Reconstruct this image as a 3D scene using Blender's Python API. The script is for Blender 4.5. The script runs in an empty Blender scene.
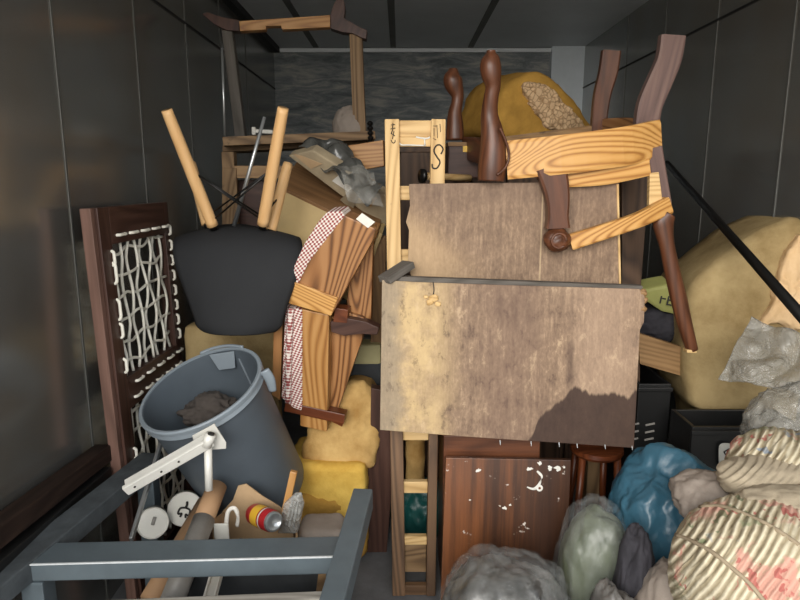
import bpy, bmesh, math, random
from mathutils import Vector, Matrix, noise
R = random.Random(7)
SC = bpy.context.scene
COL = SC.collection
V = Vector
# ------------------------------------------------------------------ camera
F = 630.0
TH = math.atan(120.0/630.0)
CT, ST = math.cos(TH), math.sin(TH)
CAMZ = 1.34
cam_d = bpy.data.cameras.new('camera'); cam = bpy.data.objects.new('camera', cam_d); COL.objects.link(cam)
cam_d.sensor_width = 36; cam_d.lens = F/800*36; cam_d.clip_start = 0.02
cam.location = (0, 0, CAMZ); cam.rotation_euler = (math.pi/2-TH, 0, 0)
SC.camera = cam
def ray(px, py):
    a = (px-400)/F; b = (300-py)/F
    return V((a, CT+ST*b, -ST+CT*b))
def P(px, py, Y):
    r = ray(px, py); return V((0, 0, CAMZ))+r*(Y/r.y)
def PZ(px, py, z):
    r = ray(px, py); return V((0, 0, CAMZ))+r*((z-CAMZ)/r.z)
def PX(px, py, x):
    r = ray(px, py); return V((0, 0, CAMZ))+r*(x/r.x)
def PP(pts, o, n):                      # where the view lines meet a plane of the place
    out = []
    for px, py in pts:
        r = ray(px, py); out.append(V((0, 0, CAMZ))+r*((o-V((0, 0, CAMZ))).dot(n)/r.dot(n)))
    return out

# ------------------------------------------------------------------ materials
def lin(h):
    h = h.lstrip('#'); c = [int(h[i:i+2], 16)/255 for i in (0, 2, 4)]
    return tuple([(x/12.92 if x <= .04045 else ((x+.055)/1.055)**2.4) for x in c]+[1])
def newmat(name):
    m = bpy.data.materials.new(name); m.use_nodes = True
    nt = m.node_tree; b = nt.nodes['Principled BSDF']
    return m, nt, b
def N(nt, t, **kw):
    n = nt.nodes.new(t)
    for k, v in kw.items(): setattr(n, k, v)
    return n
def coords(nt, scale, rnd=True, out='Object'):
    tc = N(nt, 'ShaderNodeTexCoord'); mp = N(nt, 'ShaderNodeMapping')
    mp.inputs['Scale'].default_value = scale
    nt.links.new(tc.outputs[out], mp.inputs[0])
    if rnd:
        oi = N(nt, 'ShaderNodeObjectInfo'); mu = N(nt, 'ShaderNodeMath', operation='MULTIPLY'); mu.inputs[1].default_value = 13.7
        nt.links.new(oi.outputs['Random'], mu.inputs[0]); nt.links.new(mu.outputs[0], mp.inputs['Location'])
    return mp.outputs[0]
def tex_noise(nt, vec, scale, detail=5, rough=.55, dist=0):
    n = N(nt, 'ShaderNodeTexNoise'); n.inputs['Scale'].default_value = scale; n.inputs['Detail'].default_value = detail
    n.inputs['Roughness'].default_value = rough; n.inputs['Distortion'].default_value = dist
    nt.links.new(vec, n.inputs['Vector']); return n.outputs['Fac']
def ramp(nt, fac, stops):
    r = N(nt, 'ShaderNodeValToRGB'); e = r.color_ramp.elements
    while len(e) < len(stops): e.new(.5)
    for i, (p, c) in enumerate(stops):
        e[i].position = p; e[i].color = c if not isinstance(c, str) else lin(c)
    nt.links.new(fac, r.inputs[0]); return r.outputs[0]
def mix(nt, fac, a, b, mode='MIX'):
    m = N(nt, 'ShaderNodeMix', data_type='RGBA', blend_type=mode)
    for k, s in ((0, fac), (6, a), (7, b)):
        if hasattr(s, 'is_linked') or hasattr(s, 'links'): nt.links.new(s, m.inputs[k])
        else: m.inputs[k].default_value = lin(s) if isinstance(s, str) else s
    return m.outputs[2]
def mth(nt, op, a, b=0.0, c=None):
    m = N(nt, 'ShaderNodeMath', operation=op)
    for k, s in ((0, a), (1, b), (2, c)):
        if s is None: continue
        if hasattr(s, 'links'): nt.links.new(s, m.inputs[k])
        else: m.inputs[k].default_value = s
    return m.outputs[0]
def bump(nt, b, h, s=.3, d=.004):
    n = N(nt, 'ShaderNodeBump'); n.inputs['Strength'].default_value = s; n.inputs['Distance'].default_value = d
    nt.links.new(h, n.inputs['Height']); nt.links.new(n.outputs[0], b.inputs['Normal'])
AX = {'X': 0, 'Y': 1, 'Z': 2}
def wood(name, light, mid, dark, axis='X', rough=.55, fine=60, rings=9, ringamt=.55, spots=None, spec=.35, worn=None):
    m, nt, b = newmat(name)
    s = [1, 1, 1]; s[AX[axis]] = .06
    v = coords(nt, s)
    fine_n = tex_noise(nt, v, fine, 6, .65)
    s2 = [1, 1, 1]; s2[AX[axis]] = .13
    n0 = tex_noise(nt, coords(nt, s2), 5.5, 1.2, .4, .3)
    w = mth(nt, 'ADD', mth(nt, 'MULTIPLY', mth(nt, 'SINE', mth(nt, 'MULTIPLY', n0, rings*13)), .5), .5)
    w = mth(nt, 'POWER', w, .7)
    f = mth(nt, 'ADD', mth(nt, 'MULTIPLY', w, ringamt*.8), mth(nt, 'MULTIPLY', fine_n, 1-ringamt*.8))
    c = ramp(nt, f, [(.2, dark), (.48, mid), (.75, light)])
    big = tex_noise(nt, coords(nt, (1, 1, 1)), 3.5, 4, .6)
    c = mix(nt, mth(nt, 'MULTIPLY', big, .55), c, mid)
    if worn:
        wn = ramp(nt, tex_noise(nt, coords(nt, (1, 1, 1)), worn[1], 8, .72), [(worn[2], '000000'), (worn[2]+.08, 'ffffff')])
        c = mix(nt, wn, c, worn[0])
    nt.links.new(c, b.inputs['Base Color'])
    b.inputs['Roughness'].default_value = rough; b.inputs['Specular IOR Level'].default_value = spec
    bump(nt, b, fine_n, .25, .002)
    return m
def plain(name, col, rough=.5, metal=0, var=.25, vs=6, bmp=0, bs=80, spec=.5, col2=None):
    m, nt, b = newmat(name)
    v = coords(nt, (1, 1, 1))
    n = tex_noise(nt, v, vs, 6, .65)
    a = lin(col); d = lin(col2) if col2 else tuple([x*(1-var) for x in a[:3]]+[1])
    c = ramp(nt, n, [(.3, d), (.65, a)])
    nt.links.new(c, b.inputs['Base Color'])
    b.inputs['Roughness'].default_value = rough; b.inputs['Metallic'].default_value = metal; b.inputs['Specular IOR Level'].default_value = spec
    if bmp: bump(nt, b, tex_noise(nt, v, bs, 5, .6), bmp, .004)
    return m
def film(name, col, alpha, rough=.18):
    m, nt, b = newmat(name)
    v = coords(nt, (1, 1, 1))
    b.inputs['Base Color'].default_value = lin(col); b.inputs['Roughness'].default_value = rough
    n = tex_noise(nt, v, 14, 5, .6)
    f = ramp(nt, n, [(.3, (alpha*.7,)*3+(1,)), (.7, (min(1, alpha*1.25),)*3+(1,))])
    nt.links.new(f, b.inputs['Alpha']); b.inputs['Specular IOR Level'].default_value = .8
    bump(nt, b, tex_noise(nt, v, 13, 4, .6, 2.0), .9, .02)
    return m
M = {}
M['pine'] = wood('pine', 'd9b985', 'c9a670', '9c7848', worn=('8a7350', 9, .66))
M['pine_aged'] = wood('pine_aged', 'a08058', '8a6a46', '664b30', ringamt=.35, worn=('4c3a28', 9, .62))
M['pine_brown'] = wood('pine_brown', '775a40', '5e4631', '3b2a1c', worn=('3f2d1f', 9, .62))  # browner lower ladder wood, with shade under the panels darkened in
M['pine_warm'] = wood('pine_warm', 'd0a263', 'bf8c4b', '855425', rings=14, ringamt=.7, rough=.42)
M['fir'] = wood('fir', 'a87a4e', '8e6038', '4a2c16', rings=16, ringamt=.8, rough=.42)
M['fir_light'] = wood('fir_light', 'b98c56', 'a5753f', '7c5027', rings=12, ringamt=.6, rough=.42)
M['walnut'] = wood('walnut', '70432a', '52301e', '2c180f', rough=.38, spec=.4, ringamt=.3)
M['brown_fir'] = wood('brown_fir', '94704c', '7d5c3c', '5e4229', ringamt=.25, rough=.55)
M['walnut_bare'] = wood('walnut_bare', '7a6258', '66504a', '4a3a36', rough=.6, ringamt=.3)
M['frame_edge'] = wood('frame_edge', '86665a', '6f5348', '4a372f', rough=.6, ringamt=.3)
M['mahogany'] = wood('mahogany', '7a4324', '5c2e18', '331a10', rough=.35, ringamt=.35)
M['dark_frame'] = wood('dark_frame', '5a4036', '452e26', '291a15', rough=.45, ringamt=.3)
M['brown_board'] = wood('brown_board', '5f4837', '4a3729', '2a1e17', axis='Z', rough=.6)
M['grey_wood'] = wood('grey_wood', '76706a', '5f5a54', '3c3833', rough=.75, ringamt=.3, spec=.2)
M['weathered'] = wood('weathered', 'a8a49c', '8a867e', '4f4a44', rough=.85, ringamt=.3, spec=.15, worn=('3a3632', 12, .6))
M['beech'] = wood('beech', 'e0b988', 'd6ab76', 'bd8f5c', rough=.4, ringamt=.2, fine=30)
M['plank_dark'] = wood('plank_dark', '3c2d26', '2b201b', '17110e', rough=.6, spec=.2, ringamt=.3)
M['shelf_wood'] = wood('shelf_wood', '8f7454', '755c40', '4b3826', rough=.65, worn=('3f3022', 6, .6))

def plywood(name, tone_fn, base=('ab9177', '836c58', '56443a')):
    m, nt, b = newmat(name)
    v = coords(nt, (1, 1, .10), False); fz = tex_noise(nt, v, 75, 6, .7)
    v3 = coords(nt, (1, 1, .6), False); md = tex_noise(nt, v3, 24, 8, .75)
    blot = tex_noise(nt, coords(nt, (1, 1, 1), False), 7, 8, .7)
    speck = tex_noise(nt, coords(nt, (1, 1, .5), False), 130, 3, .6)
    f = mth(nt, 'ADD', mth(nt, 'MULTIPLY', fz, .35), mth(nt, 'ADD', mth(nt, 'MULTIPLY', md, .4), mth(nt, 'MULTIPLY', speck, .25)))
    c = ramp(nt, f, [(.34, base[2]), (.5, base[1]), (.66, base[0])])
    tc = N(nt, 'ShaderNodeTexCoord'); sx = N(nt, 'ShaderNodeSeparateXYZ'); nt.links.new(tc.outputs['Object'], sx.inputs[0])
    c = tone_fn(nt, c, sx.outputs[0], sx.outputs[2], blot, md)
    nt.links.new(c, b.inputs['Base Color']); b.inputs['Roughness'].default_value = .6; b.inputs['Specular IOR Level'].default_value = .25
    bump(nt, b, fz, .3, .002)
    return m
def sm(nt, x, lo, hi):
    mr = N(nt, 'ShaderNodeMapRange', interpolation_type='SMOOTHSTEP'); nt.links.new(x, mr.inputs[0])
    mr.inputs[1].default_value = lo; mr.inputs[2].default_value = hi; return mr.outputs[0]
def band(nt, x, c, w):
    d = mth(nt, 'ABSOLUTE', mth(nt, 'SUBTRACT', x, c)); return mth(nt, 'SUBTRACT', 1.0, sm(nt, d, w*.2, w))
def tone_front(nt, c, x, z, blot, md):
    # paler yellowish strip down the left third; darker patch at the lower right with a ragged upper edge
    w = mth(nt, 'ADD', x, mth(nt, 'MULTIPLY', mth(nt, 'SUBTRACT', blot, .5), .22))
    mot = sm(nt, blot, .38, .62)
    c = mix(nt, mth(nt, 'MULTIPLY', mth(nt, 'MULTIPLY', band(nt, w, -.335, .12), mth(nt, 'MULTIPLY_ADD', mot, .55, .3)), .8), c, 'd2b684')
    c = mix(nt, mth(nt, 'MULTIPLY', band(nt, w, -.45, .08), .5), c, '9c9078')
    c = mix(nt, mth(nt, 'MULTIPLY', sm(nt, md, .56, .66), .45), c, 'c4ab8a')
    c = mix(nt, mth(nt, 'MULTIPLY', mth(nt, 'SUBTRACT', 1.0, sm(nt, md, .36, .45)), .5), c, '4f3d33')
    c = mix(nt, mth(nt, 'MULTIPLY', band(nt, w, .21, .15), .35), c, 'b79c84')
    c = mix(nt, mth(nt, 'MULTIPLY', band(nt, w, -.08, .14), .35), c, '6b5449')
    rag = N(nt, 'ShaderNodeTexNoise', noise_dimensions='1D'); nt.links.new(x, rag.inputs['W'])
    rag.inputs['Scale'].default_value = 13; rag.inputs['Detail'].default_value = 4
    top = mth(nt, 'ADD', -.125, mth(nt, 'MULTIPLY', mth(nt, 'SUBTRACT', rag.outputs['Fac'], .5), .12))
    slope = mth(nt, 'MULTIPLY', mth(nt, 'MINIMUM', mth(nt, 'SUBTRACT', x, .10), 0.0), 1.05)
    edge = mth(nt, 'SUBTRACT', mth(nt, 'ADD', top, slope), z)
    dark_patch = sm(nt, edge, -.003, .010)
    c = mix(nt, mth(nt, 'MULTIPLY', dark_patch, .95), c, mix(nt, md, '281c18', '4b372e'))
    streak = mth(nt, 'MULTIPLY', band(nt, x, .10, .016), mth(nt, 'MULTIPLY', sm(nt, z, -.13, -.08), mth(nt, 'SUBTRACT', 1.0, sm(nt, z, -.01, .05))))
    c = mix(nt, mth(nt, 'MULTIPLY', streak, .6), c, '4f3d34')
    for k in (-.11, -.07, -.03):
        dp = mth(nt, 'MULTIPLY', band(nt, x, k, .016), mth(nt, 'MULTIPLY', sm(nt, z, .05, .10), mth(nt, 'SUBTRACT', 1.0, sm(nt, z, .14, .19))))
        c = mix(nt, mth(nt, 'MULTIPLY', dp, .45), c, '5a463b')
    return c
def shade_back(nt, c, x, z, blot, md):  # armchair shadow painted into the colour: darker top, paler lower left; plus pale line
    w = mth(nt, 'ADD', mth(nt, 'ADD', x, mth(nt, 'MULTIPLY', z, .9)), mth(nt, 'MULTIPLY', mth(nt, 'SUBTRACT', blot, .5), .25))
    c = mix(nt, mth(nt, 'MULTIPLY', mth(nt, 'SUBTRACT', 1.0, sm(nt, w, -.12, .08)), .5), c, 'c4a67e')
    c = mix(nt, mth(nt, 'MULTIPLY', sm(nt, z, .10, .28), .45), c, '6a564a')
    ln = band(nt, x, .23, .004)
    return mix(nt, mth(nt, 'MULTIPLY', ln, .5), c, 'c9b08c')
M['ply_front'] = plywood('ply_front', tone_front)
M['ply_back'] = plywood('ply_back', shade_back)
def stained_board():
    m, nt, b = newmat('stained_board')
    fz = tex_noise(nt, coords(nt, (1, 1, .05)), 40, 6, .65)
    st = tex_noise(nt, coords(nt, (1, 1, .02)), 7, 3, .5)
    c = ramp(nt, mth(nt, 'ADD', mth(nt, 'MULTIPLY', fz, .35), mth(nt, 'MULTIPLY', st, .65)), [(.37, '26160f'), (.5, '442a1b'), (.62, '764728')])
    pl = tex_noise(nt, coords(nt, (1, 1, 1)), 24, 6, .7)
    pl2 = tex_noise(nt, coords(nt, (1, 1, 1)), 5, 2, .5)
    sp = mth(nt, 'MULTIPLY', sm(nt, pl, .635, .67), sm(nt, pl2, .46, .58))
    c = mix(nt, sp, c, 'cfc4ba')
    nt.links.new(c, b.inputs['Base Color']); b.inputs['Roughness'].default_value = .38
    return m
M['stained_board'] = stained_board()
def walls(name, base, rough, warm, met=.75):
    m, nt, b = newmat(name)
    n = tex_noise(nt, coords(nt, (1, 1, 1), False), 1.6, 4, .6)
    s = tex_noise(nt, coords(nt, (6, 6, .5), False), 3, 2, .5)
    c = ramp(nt, n, [(.3, warm), (.7, base)])
    nt.links.new(c, b.inputs['Base Color']); b.inputs['Metallic'].default_value = met
    r = mth(nt, 'ADD', rough, mth(nt, 'MULTIPLY', mth(nt, 'SUBTRACT', s, .5), .05)); nt.links.new(r, b.inputs['Roughness'])
    return m
M['wall_metal'] = walls('wall_metal', 'a4a7a6', .22, '989186')
M['ceil_metal'] = walls('ceil_metal', 'dfe3e5', .5, 'd0d4d6', .1)
M['trim_white'] = plain('trim_white', 'f4f8fa', .5, var=.1)
M['post_grey'] = plain('post_grey', 'e2eaef', .5, var=.12)
M['seam'] = plain('seam', '63635f', .5, .3, var=.2)
M['seam_dark'] = plain('seam_dark', '1a1a1a', .6)
M['floor'] = plain('floor', '77787a', .7, var=.4, vs=9, bmp=.2, bs=30)
def back_wall():
    m, nt, b = newmat('old_plywood')
    n = tex_noise(nt, coords(nt, (.5, 1, 2.2), False), 7, 9, .72, .6)
    n2 = tex_noise(nt, coords(nt, (.4, 1, 1.5), False), 3, 6, .6)
    c = ramp(nt, n, [(.36, '5a6062'), (.5, '8b9091'), (.62, 'bfbab1')])
    c = mix(nt, mth(nt, 'MULTIPLY', n2, .5), c, '7c8183')
    nt.links.new(c, b.inputs['Base Color']); b.inputs['Roughness'].default_value = .8
    bump(nt, b, n, .5, .01); return m
M['old_ply'] = back_wall()
def foam(name, light, dark, bs=55, amt=.45):
    m, nt, b = newmat(name)
    big = tex_noise(nt, coords(nt, (1, 1, 1)), 5, 6, .65)
    fine = tex_noise(nt, coords(nt, (1, 1, 1)), bs, 5, .7)
    c = ramp(nt, big, [(.32, dark), (.62, light)])
    nt.links.new(c, b.inputs['Base Color']); b.inputs['Roughness'].default_value = .9; b.inputs['Specular IOR Level'].default_value = .1
    bump(nt, b, fine, amt, .006); return m
M['foam_tan'] = foam('foam_tan', 'c8a66c', '97713d')
M['foam_yellow'] = foam('foam_yellow', 'e2bc5e', 'bd8e38')
M['foam_olive'] = foam('foam_olive', 'a8936a', '806b47')
M['foam_old'] = foam('foam_old', 'b98e44', '8d6a30')
def torn():
    m, nt, b = newmat('torn_foam')
    v = N(nt, 'ShaderNodeTexVoronoi', feature='DISTANCE_TO_EDGE'); v.inputs['Scale'].default_value = 45
    nt.links.new(coords(nt, (1, 1, 1)), v.inputs['Vector'])
    fine = tex_noise(nt, coords(nt, (1, 1, 1)), 60, 5, .7)
    c = ramp(nt, mth(nt, 'ADD', v.outputs['Distance'], mth(nt, 'MULTIPLY', fine, .3)), [(.12, '8d6a44'), (.3, 'd9b890')])
    nt.links.new(c, b.inputs['Base Color']); b.inputs['Roughness'].default_value = .95
    bump(nt, b, fine, .8, .01); return m
M['torn_foam'] = torn()
M['foam_pink'] = foam('foam_pink', 'e0c29a', 'c9a67a', 40)
M['black_shell'] = plain('black_shell', '2e2f31', .8, var=.12, bmp=.1, bs=200, spec=.15)
M['black_plastic'] = plain('black_plastic', '1b1b1b', .45, var=.3)
M['black_metal'] = plain('black_metal', '161514', .35, .4, var=.2)
M['bucket'] = plain('bucket', '59626a', .5, var=.2, vs=4)
M['bucket_rim'] = plain('bucket_rim', '869098', .42, var=.1)
M['brown_rag'] = plain('brown_rag', '4d4641', .95, bmp=.4, bs=30)
M['white_metal'] = plain('white_metal', 'dedcd4', .4, .1, var=.12, vs=20)
M['steel_grey'] = plain('steel_grey', '5c676d', .5, .15, var=.22, vs=9, bmp=.08, bs=40)
M['steel_worn'] = plain('steel_worn', '50565a', .75, .1, var=.5, vs=14, bmp=.5, bs=25)
M['edge_white'] = plain('edge_white', 'cfd3d4', .5, var=.2, vs=60)
M['silver'] = plain('silver', 'b9bcbd', .3, .8, var=.1)
M['lid_white'] = plain('lid_white', 'd3d1c8', .45, var=.12)
M['can_body'] = plain('can_body', '8a8a86', .4, .5)
M['cardboard'] = plain('cardboard', 'bb9d78', .85, var=.22, vs=9)
M['cardboard_dark'] = plain('cardboard_dark', '8d6e4e', .85, var=.25, vs=7)
M['tube_brown'] = plain('tube_brown', 'a98562', .75, var=.2)
M['tube_grey'] = plain('tube_grey', '9a9690', .4, var=.3, vs=12)
M['red'] = plain('red', 'b3242a', .35, var=.15)
M['yellow'] = plain('yellow', 'e8b93a', .4, var=.1)
M['paper'] = plain('paper', 'dedbd2', .7, var=.18, vs=40)
M['cord'] = plain('cord', 'f2eee0', .7, var=.12, vs=30)
M['wire'] = plain('wire', '1d1b19', .4, .5)
M['blue_bag'] = plain('blue_bag', '3a6579', .34, var=.35, vs=5, bmp=.8, bs=14)
M['bag_green'] = plain('bag_green', '6c735f', .35, var=.4, vs=6, bmp=.7, bs=16)
M['bag_grey'] = plain('bag_grey', '6d6a66', .3, vs=7, bmp=.8, bs=16, col2='232221')
M['bag_clear'] = film('bag_clear', 'b5b8b6', .13, .14)
M['sack_taupe'] = plain('sack_taupe', '93877c', .8, var=.25, vs=8, bmp=.5, bs=40)
M['black_cloth'] = plain('black_cloth', '343238', .85, var=.45, vs=14, bmp=.4, bs=50)
M['sheet_plastic'] = film('sheet_plastic', '9a978e', .55, .18)
M['parcel_card'] = plain('parcel_card', 'a8987c', .7, var=.35, vs=10)
M['wrap_dark'] = plain('wrap_dark', '5c5c58', .22, var=.75, vs=9, bmp=.6, bs=22)
M['wrap_clear'] = film('wrap_clear', 'b0aea6', .2, .2)
M['tape_brown'] = plain('tape_brown', '857862', .3, var=.3, vs=30)
M['tray_clear'] = film('tray_clear', 'c9cbc8', .5, .1)
M['teal_bag'] = plain('teal_bag', '1f5a56', .35, var=.5, bmp=.4, bs=22)
M['sack_olive'] = plain('sack_olive', 'a3a360', .6, var=.25, bmp=.3, bs=30)
M['ink'] = plain('ink', '24221e', .7)
M['beige_panel'] = plain('beige_panel', 'c0a571', .6, var=.22, vs=4)
M['dark_cloth'] = plain('dark_cloth', '3c3f42', .9, var=.3, bmp=.3, bs=40)
M['label_green'] = plain('label_green', 'b9b183', .7, var=.2)
def check_fabric():
    m, nt, b = newmat('check_fabric')
    k = N(nt, 'ShaderNodeTexChecker'); k.inputs['Scale'].default_value = 1
    k.inputs[1].default_value = lin('e0d5cc'); k.inputs[2].default_value = lin('8d4442')
    tc = N(nt, 'ShaderNodeTexCoord'); mp = N(nt, 'ShaderNodeMapping'); mp.inputs['Scale'].default_value = (125, 1.0, 170); mp.inputs['Rotation'].default_value = (0, math.radians(35), 0)
    mp.inputs['Location'].default_value = (.37, .51, .13)
    nt.links.new(tc.outputs['Object'], mp.inputs[0]); nt.links.new(mp.outputs[0], k.inputs['Vector'])
    nt.links.new(k.outputs[0], b.inputs['Base Color']); b.inputs['Roughness'].default_value = .9; return m
M['check'] = check_fabric()
def floral(name, dens=1.0):
    m, nt, b = newmat(name)
    v = coords(nt, (1, 1, 1), False)
    w = N(nt, 'ShaderNodeTexWave', bands_direction='X'); w.inputs['Scale'].default_value = 17; w.inputs['Distortion'].default_value = 1.6
    rm = N(nt, 'ShaderNodeMapping'); rm.inputs['Rotation'].default_value = (0, math.radians(-40), 0); nt.links.new(v, rm.inputs[0]); nt.links.new(rm.outputs[0], w.inputs['Vector'])
    dp = N(nt, 'ShaderNodeVectorMath', operation='DOT_PRODUCT'); nt.links.new(v, dp.inputs[0]); dp.inputs[1].default_value = (.75*460, -.5*460, -.43*460)
    ph = mth(nt, 'ADD', dp.outputs['Value'], mth(nt, 'MULTIPLY', tex_noise(nt, v, 8, 3, .55), 9))
    st_ = mth(nt, 'MULTIPLY_ADD', mth(nt, 'SINE', ph), .5, mth(nt, 'MULTIPLY', tex_noise(nt, v, 30, 3, .6), .9))
    c = ramp(nt, st_, [(.0, '978a70'), (.45, 'b8ab90'), (.9, 'cdc3aa')])
    wob = N(nt, 'ShaderNodeTexNoise'); wob.inputs['Scale'].default_value = 28; wob.inputs['Detail'].default_value = 3; nt.links.new(v, wob.inputs['Vector'])
    vm = N(nt, 'ShaderNodeVectorMath', operation='MULTIPLY_ADD'); nt.links.new(wob.outputs['Color'], vm.inputs[0]); vm.inputs[1].default_value = (.09, .09, .09); nt.links.new(v, vm.inputs[2])
    area = tex_noise(nt, v, 4.2, 2, .5)
    def spots(scale, thr, col, loc, cov):
        mp = N(nt, 'ShaderNodeMapping'); mp.inputs['Location'].default_value = loc; nt.links.new(vm.outputs[0], mp.inputs[0])
        vo = N(nt, 'ShaderNodeTexVoronoi'); vo.inputs['Scale'].default_value = scale; nt.links.new(mp.outputs[0], vo.inputs['Vector'])
        f = mth(nt, 'SUBTRACT', 1.0, sm(nt, vo.outputs['Distance'], thr*.7, thr))
        g = N(nt, 'ShaderNodeTexNoise'); g.inputs['Scale'].default_value = 5; nt.links.new(mp.outputs[0], g.inputs['Vector'])
        return mth(nt, 'MULTIPLY', mth(nt, 'MULTIPLY', f, sm(nt, g.outputs['Fac'], cov, cov+.06)), .8), col
    for a in (spots(11, .42, '8b9070', (0, 0, 0), .5), spots(9, .45, 'c08a7c', (3, 1, 5), .47), spots(26, .36, 'a45650', (3, 1, 5), .49), spots(17, .3, '7f8b9a', (7, 2, 2), .56), spots(22, .35, '6d7658', (1, 9, 2), .54)):
        c = mix(nt, a[0], c, a[1])
    nt.links.new(c, b.inputs['Base Color']); b.inputs['Roughness'].default_value = .8; b.inputs['Specular IOR Level'].default_value = .2
    bump(nt, b, st_, .7, .006)
    return m
M['floral'] = floral('floral')
M['floral_soft'] = floral('floral_soft')
M['quilt_beige'] = plain('quilt_beige', 'a99b84', .85, var=.25, vs=18, bmp=.5, bs=60)
M['piping'] = plain('piping', '9a8a72', .8)

# ------------------------------------------------------------------ object helpers
def tag(o, label, cat, group=None, kind=None):
    o['label'] = label; o['category'] = cat
    if group: o['group'] = group
    if kind: o['kind'] = kind
    return o
def thing(name, label, cat, loc, group=None):
    o = bpy.data.objects.new(name, None); COL.objects.link(o); o.location = loc
    o.empty_display_size = .05
    return tag(o, label, cat, group)
def world_of(o):
    m = o.matrix_basis.copy()
    while o.parent: o = o.parent; m = o.matrix_basis @ m
    return m
def link(name, me, mat, parent, Mw):
    o = bpy.data.objects.new(name, me); COL.objects.link(o)
    if mat: me.materials.append(M[mat] if isinstance(mat, str) else mat)
    if parent is not None:
        o.parent = parent; o.matrix_basis = world_of(parent).inverted() @ Mw
    else: o.matrix_basis = Mw
    return o
def frame(origin, x, z=None):
    x = V(x) if V(x).length > 1e-7 else V((1, 0, 0))
    x = x.normalized(); z = V(z) if z is not None else V((0, 0, 1))
    if abs(x.dot(z.normalized())) > .97: z = V((0, 1, 0))
    y = z.cross(x).normalized(); z = x.cross(y)
    return Matrix(((x.x, y.x, z.x, origin[0]), (x.y, y.y, z.y, origin[1]), (x.z, y.z, z.z, origin[2]), (0, 0, 0, 1)))
def finish(bm, name, mat, parent, Mw, smooth=False, bev=0, seg=2):
    bmesh.ops.recalc_face_normals(bm, faces=bm.faces)
    if bev:
        es = [e for e in bm.edges if len(e.link_faces) == 2 and e.calc_face_angle(0) > .5]
        bmesh.ops.bevel(bm, geom=es, offset=bev, segments=seg, affect='EDGES', profile=.6)
    me = bpy.data.meshes.new(name); bm.to_mesh(me); bm.free()
    if smooth:
        for p in me.polygons: p.use_smooth = True
    return link(name, me, mat, parent, Mw)
def box(name, lo, hi, mat, parent=None, bev=.003, rot=0):
    lo, hi = V(lo), V(hi); c = (lo+hi)/2; s = hi-lo
    bm = bmesh.new(); bmesh.ops.create_cube(bm, size=1)
    for v in bm.verts: v.co = V((v.co.x*s.x, v.co.y*s.y, v.co.z*s.z))
    return finish(bm, name, mat, parent, Matrix.Translation(c) @ Matrix.Rotation(rot, 4, 'Z'), bev=bev)
def beam(name, p0, p1, w, h, mat, parent=None, up=None, bev=.003, w1=None, h1=None):
    p0, p1 = V(p0), V(p1); L = (p1-p0).length; Mw = frame((p0+p1)/2, p1-p0, up)
    bm = bmesh.new(); bmesh.ops.create_cube(bm, size=1)
    for v in bm.verts:
        end = v.co.x > 0
        v.co = V((v.co.x*L, v.co.y*((w1 or w) if end else w), v.co.z*((h1 or h) if end else h)))
    return finish(bm, name, mat, parent, Mw, bev=bev)
def catmull(pts, n=6, closed=False):
    out = []; m = len(pts)
    for i in range(m if closed else m-1):
        g = lambda k: pts[k % m] if closed else pts[max(0, min(m-1, k))]
        a, b, c, d = g(i-1), g(i), g(i+1), g(i+2)
        for k in range(n):
            t = k/n
            out.append(tuple(.5*((2*b[j])+(-a[j]+c[j])*t+(2*a[j]-5*b[j]+4*c[j]-d[j])*t*t+(-a[j]+3*b[j]-3*c[j]+d[j])*t**3) for j in range(len(b))))
    if not closed: out.append(tuple(pts[-1]))
    return out
def sweep(name, pts, rad, mat, parent=None, n=10, cross='round', up=None, smooth=True, sub=5, bm=None, done=True, Mw=None):
    """pts: world points; rad: number, list of numbers or list of (a,b) half sizes"""
    m = len(pts)
    rads = [rad]*m if not isinstance(rad, list) else rad
    rads = [(r, r) if not isinstance(r, tuple) else r for r in rads]
    data = [tuple(p)+r for p, r in zip(pts, rads)]
    if sub > 1 and m > 2: data = catmull(data, sub)
    ps = [V(d[:3]) for d in data]; rs = [d[3:] for d in data]
    own = bm is None
    if own:
        bm = bmesh.new(); Mw = frame((ps[0]+ps[-1])/2, ps[-1]-ps[0], up)
    inv = Mw.inverted()
    ref = V(up) if up is not None else (V((0, 0, 1)) if abs((ps[-1]-ps[0]).normalized().z) < .9 else V((0, 1, 0)))
    rings = []
    if cross == 'round': cs = [(math.cos(2*math.pi*k/n), math.sin(2*math.pi*k/n)) for k in range(n)]
    else:
        cs = []
        for sx, sy in ((1, 1), (-1, 1), (-1, -1), (1, -1)):
            q = [(sx, sy*.82), (sx*.82, sy)]
            cs += q if sx*sy > 0 else q[::-1]
    for i, p in enumerate(ps):
        t = (ps[min(i+1, len(ps)-1)]-ps[max(i-1, 0)]).normalized()
        b = (ref-t*ref.dot(t)).normalized(); a = b.cross(t)
        ref2 = b
        rings.append([bm.verts.new(inv @ (p+a*c[0]*rs[i][0]+b*c[1]*rs[i][1])) for c in cs])
    k = len(cs)
    for i in range(len(rings)-1):
        for j in range(k): bm.faces.new((rings[i][j], rings[i][(j+1) % k], rings[i+1][(j+1) % k], rings[i+1][j]))
    bm.faces.new(rings[0]); bm.faces.new(rings[-1])
    if not own: return
    o = finish(bm, name, mat, parent, Mw, smooth=smooth)
    if smooth and cross != 'round':
        md = o.modifiers.new('ang', 'BEVEL') if False else None
        for pgn in o.data.polygons: pgn.use_smooth = False
    return o
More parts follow.
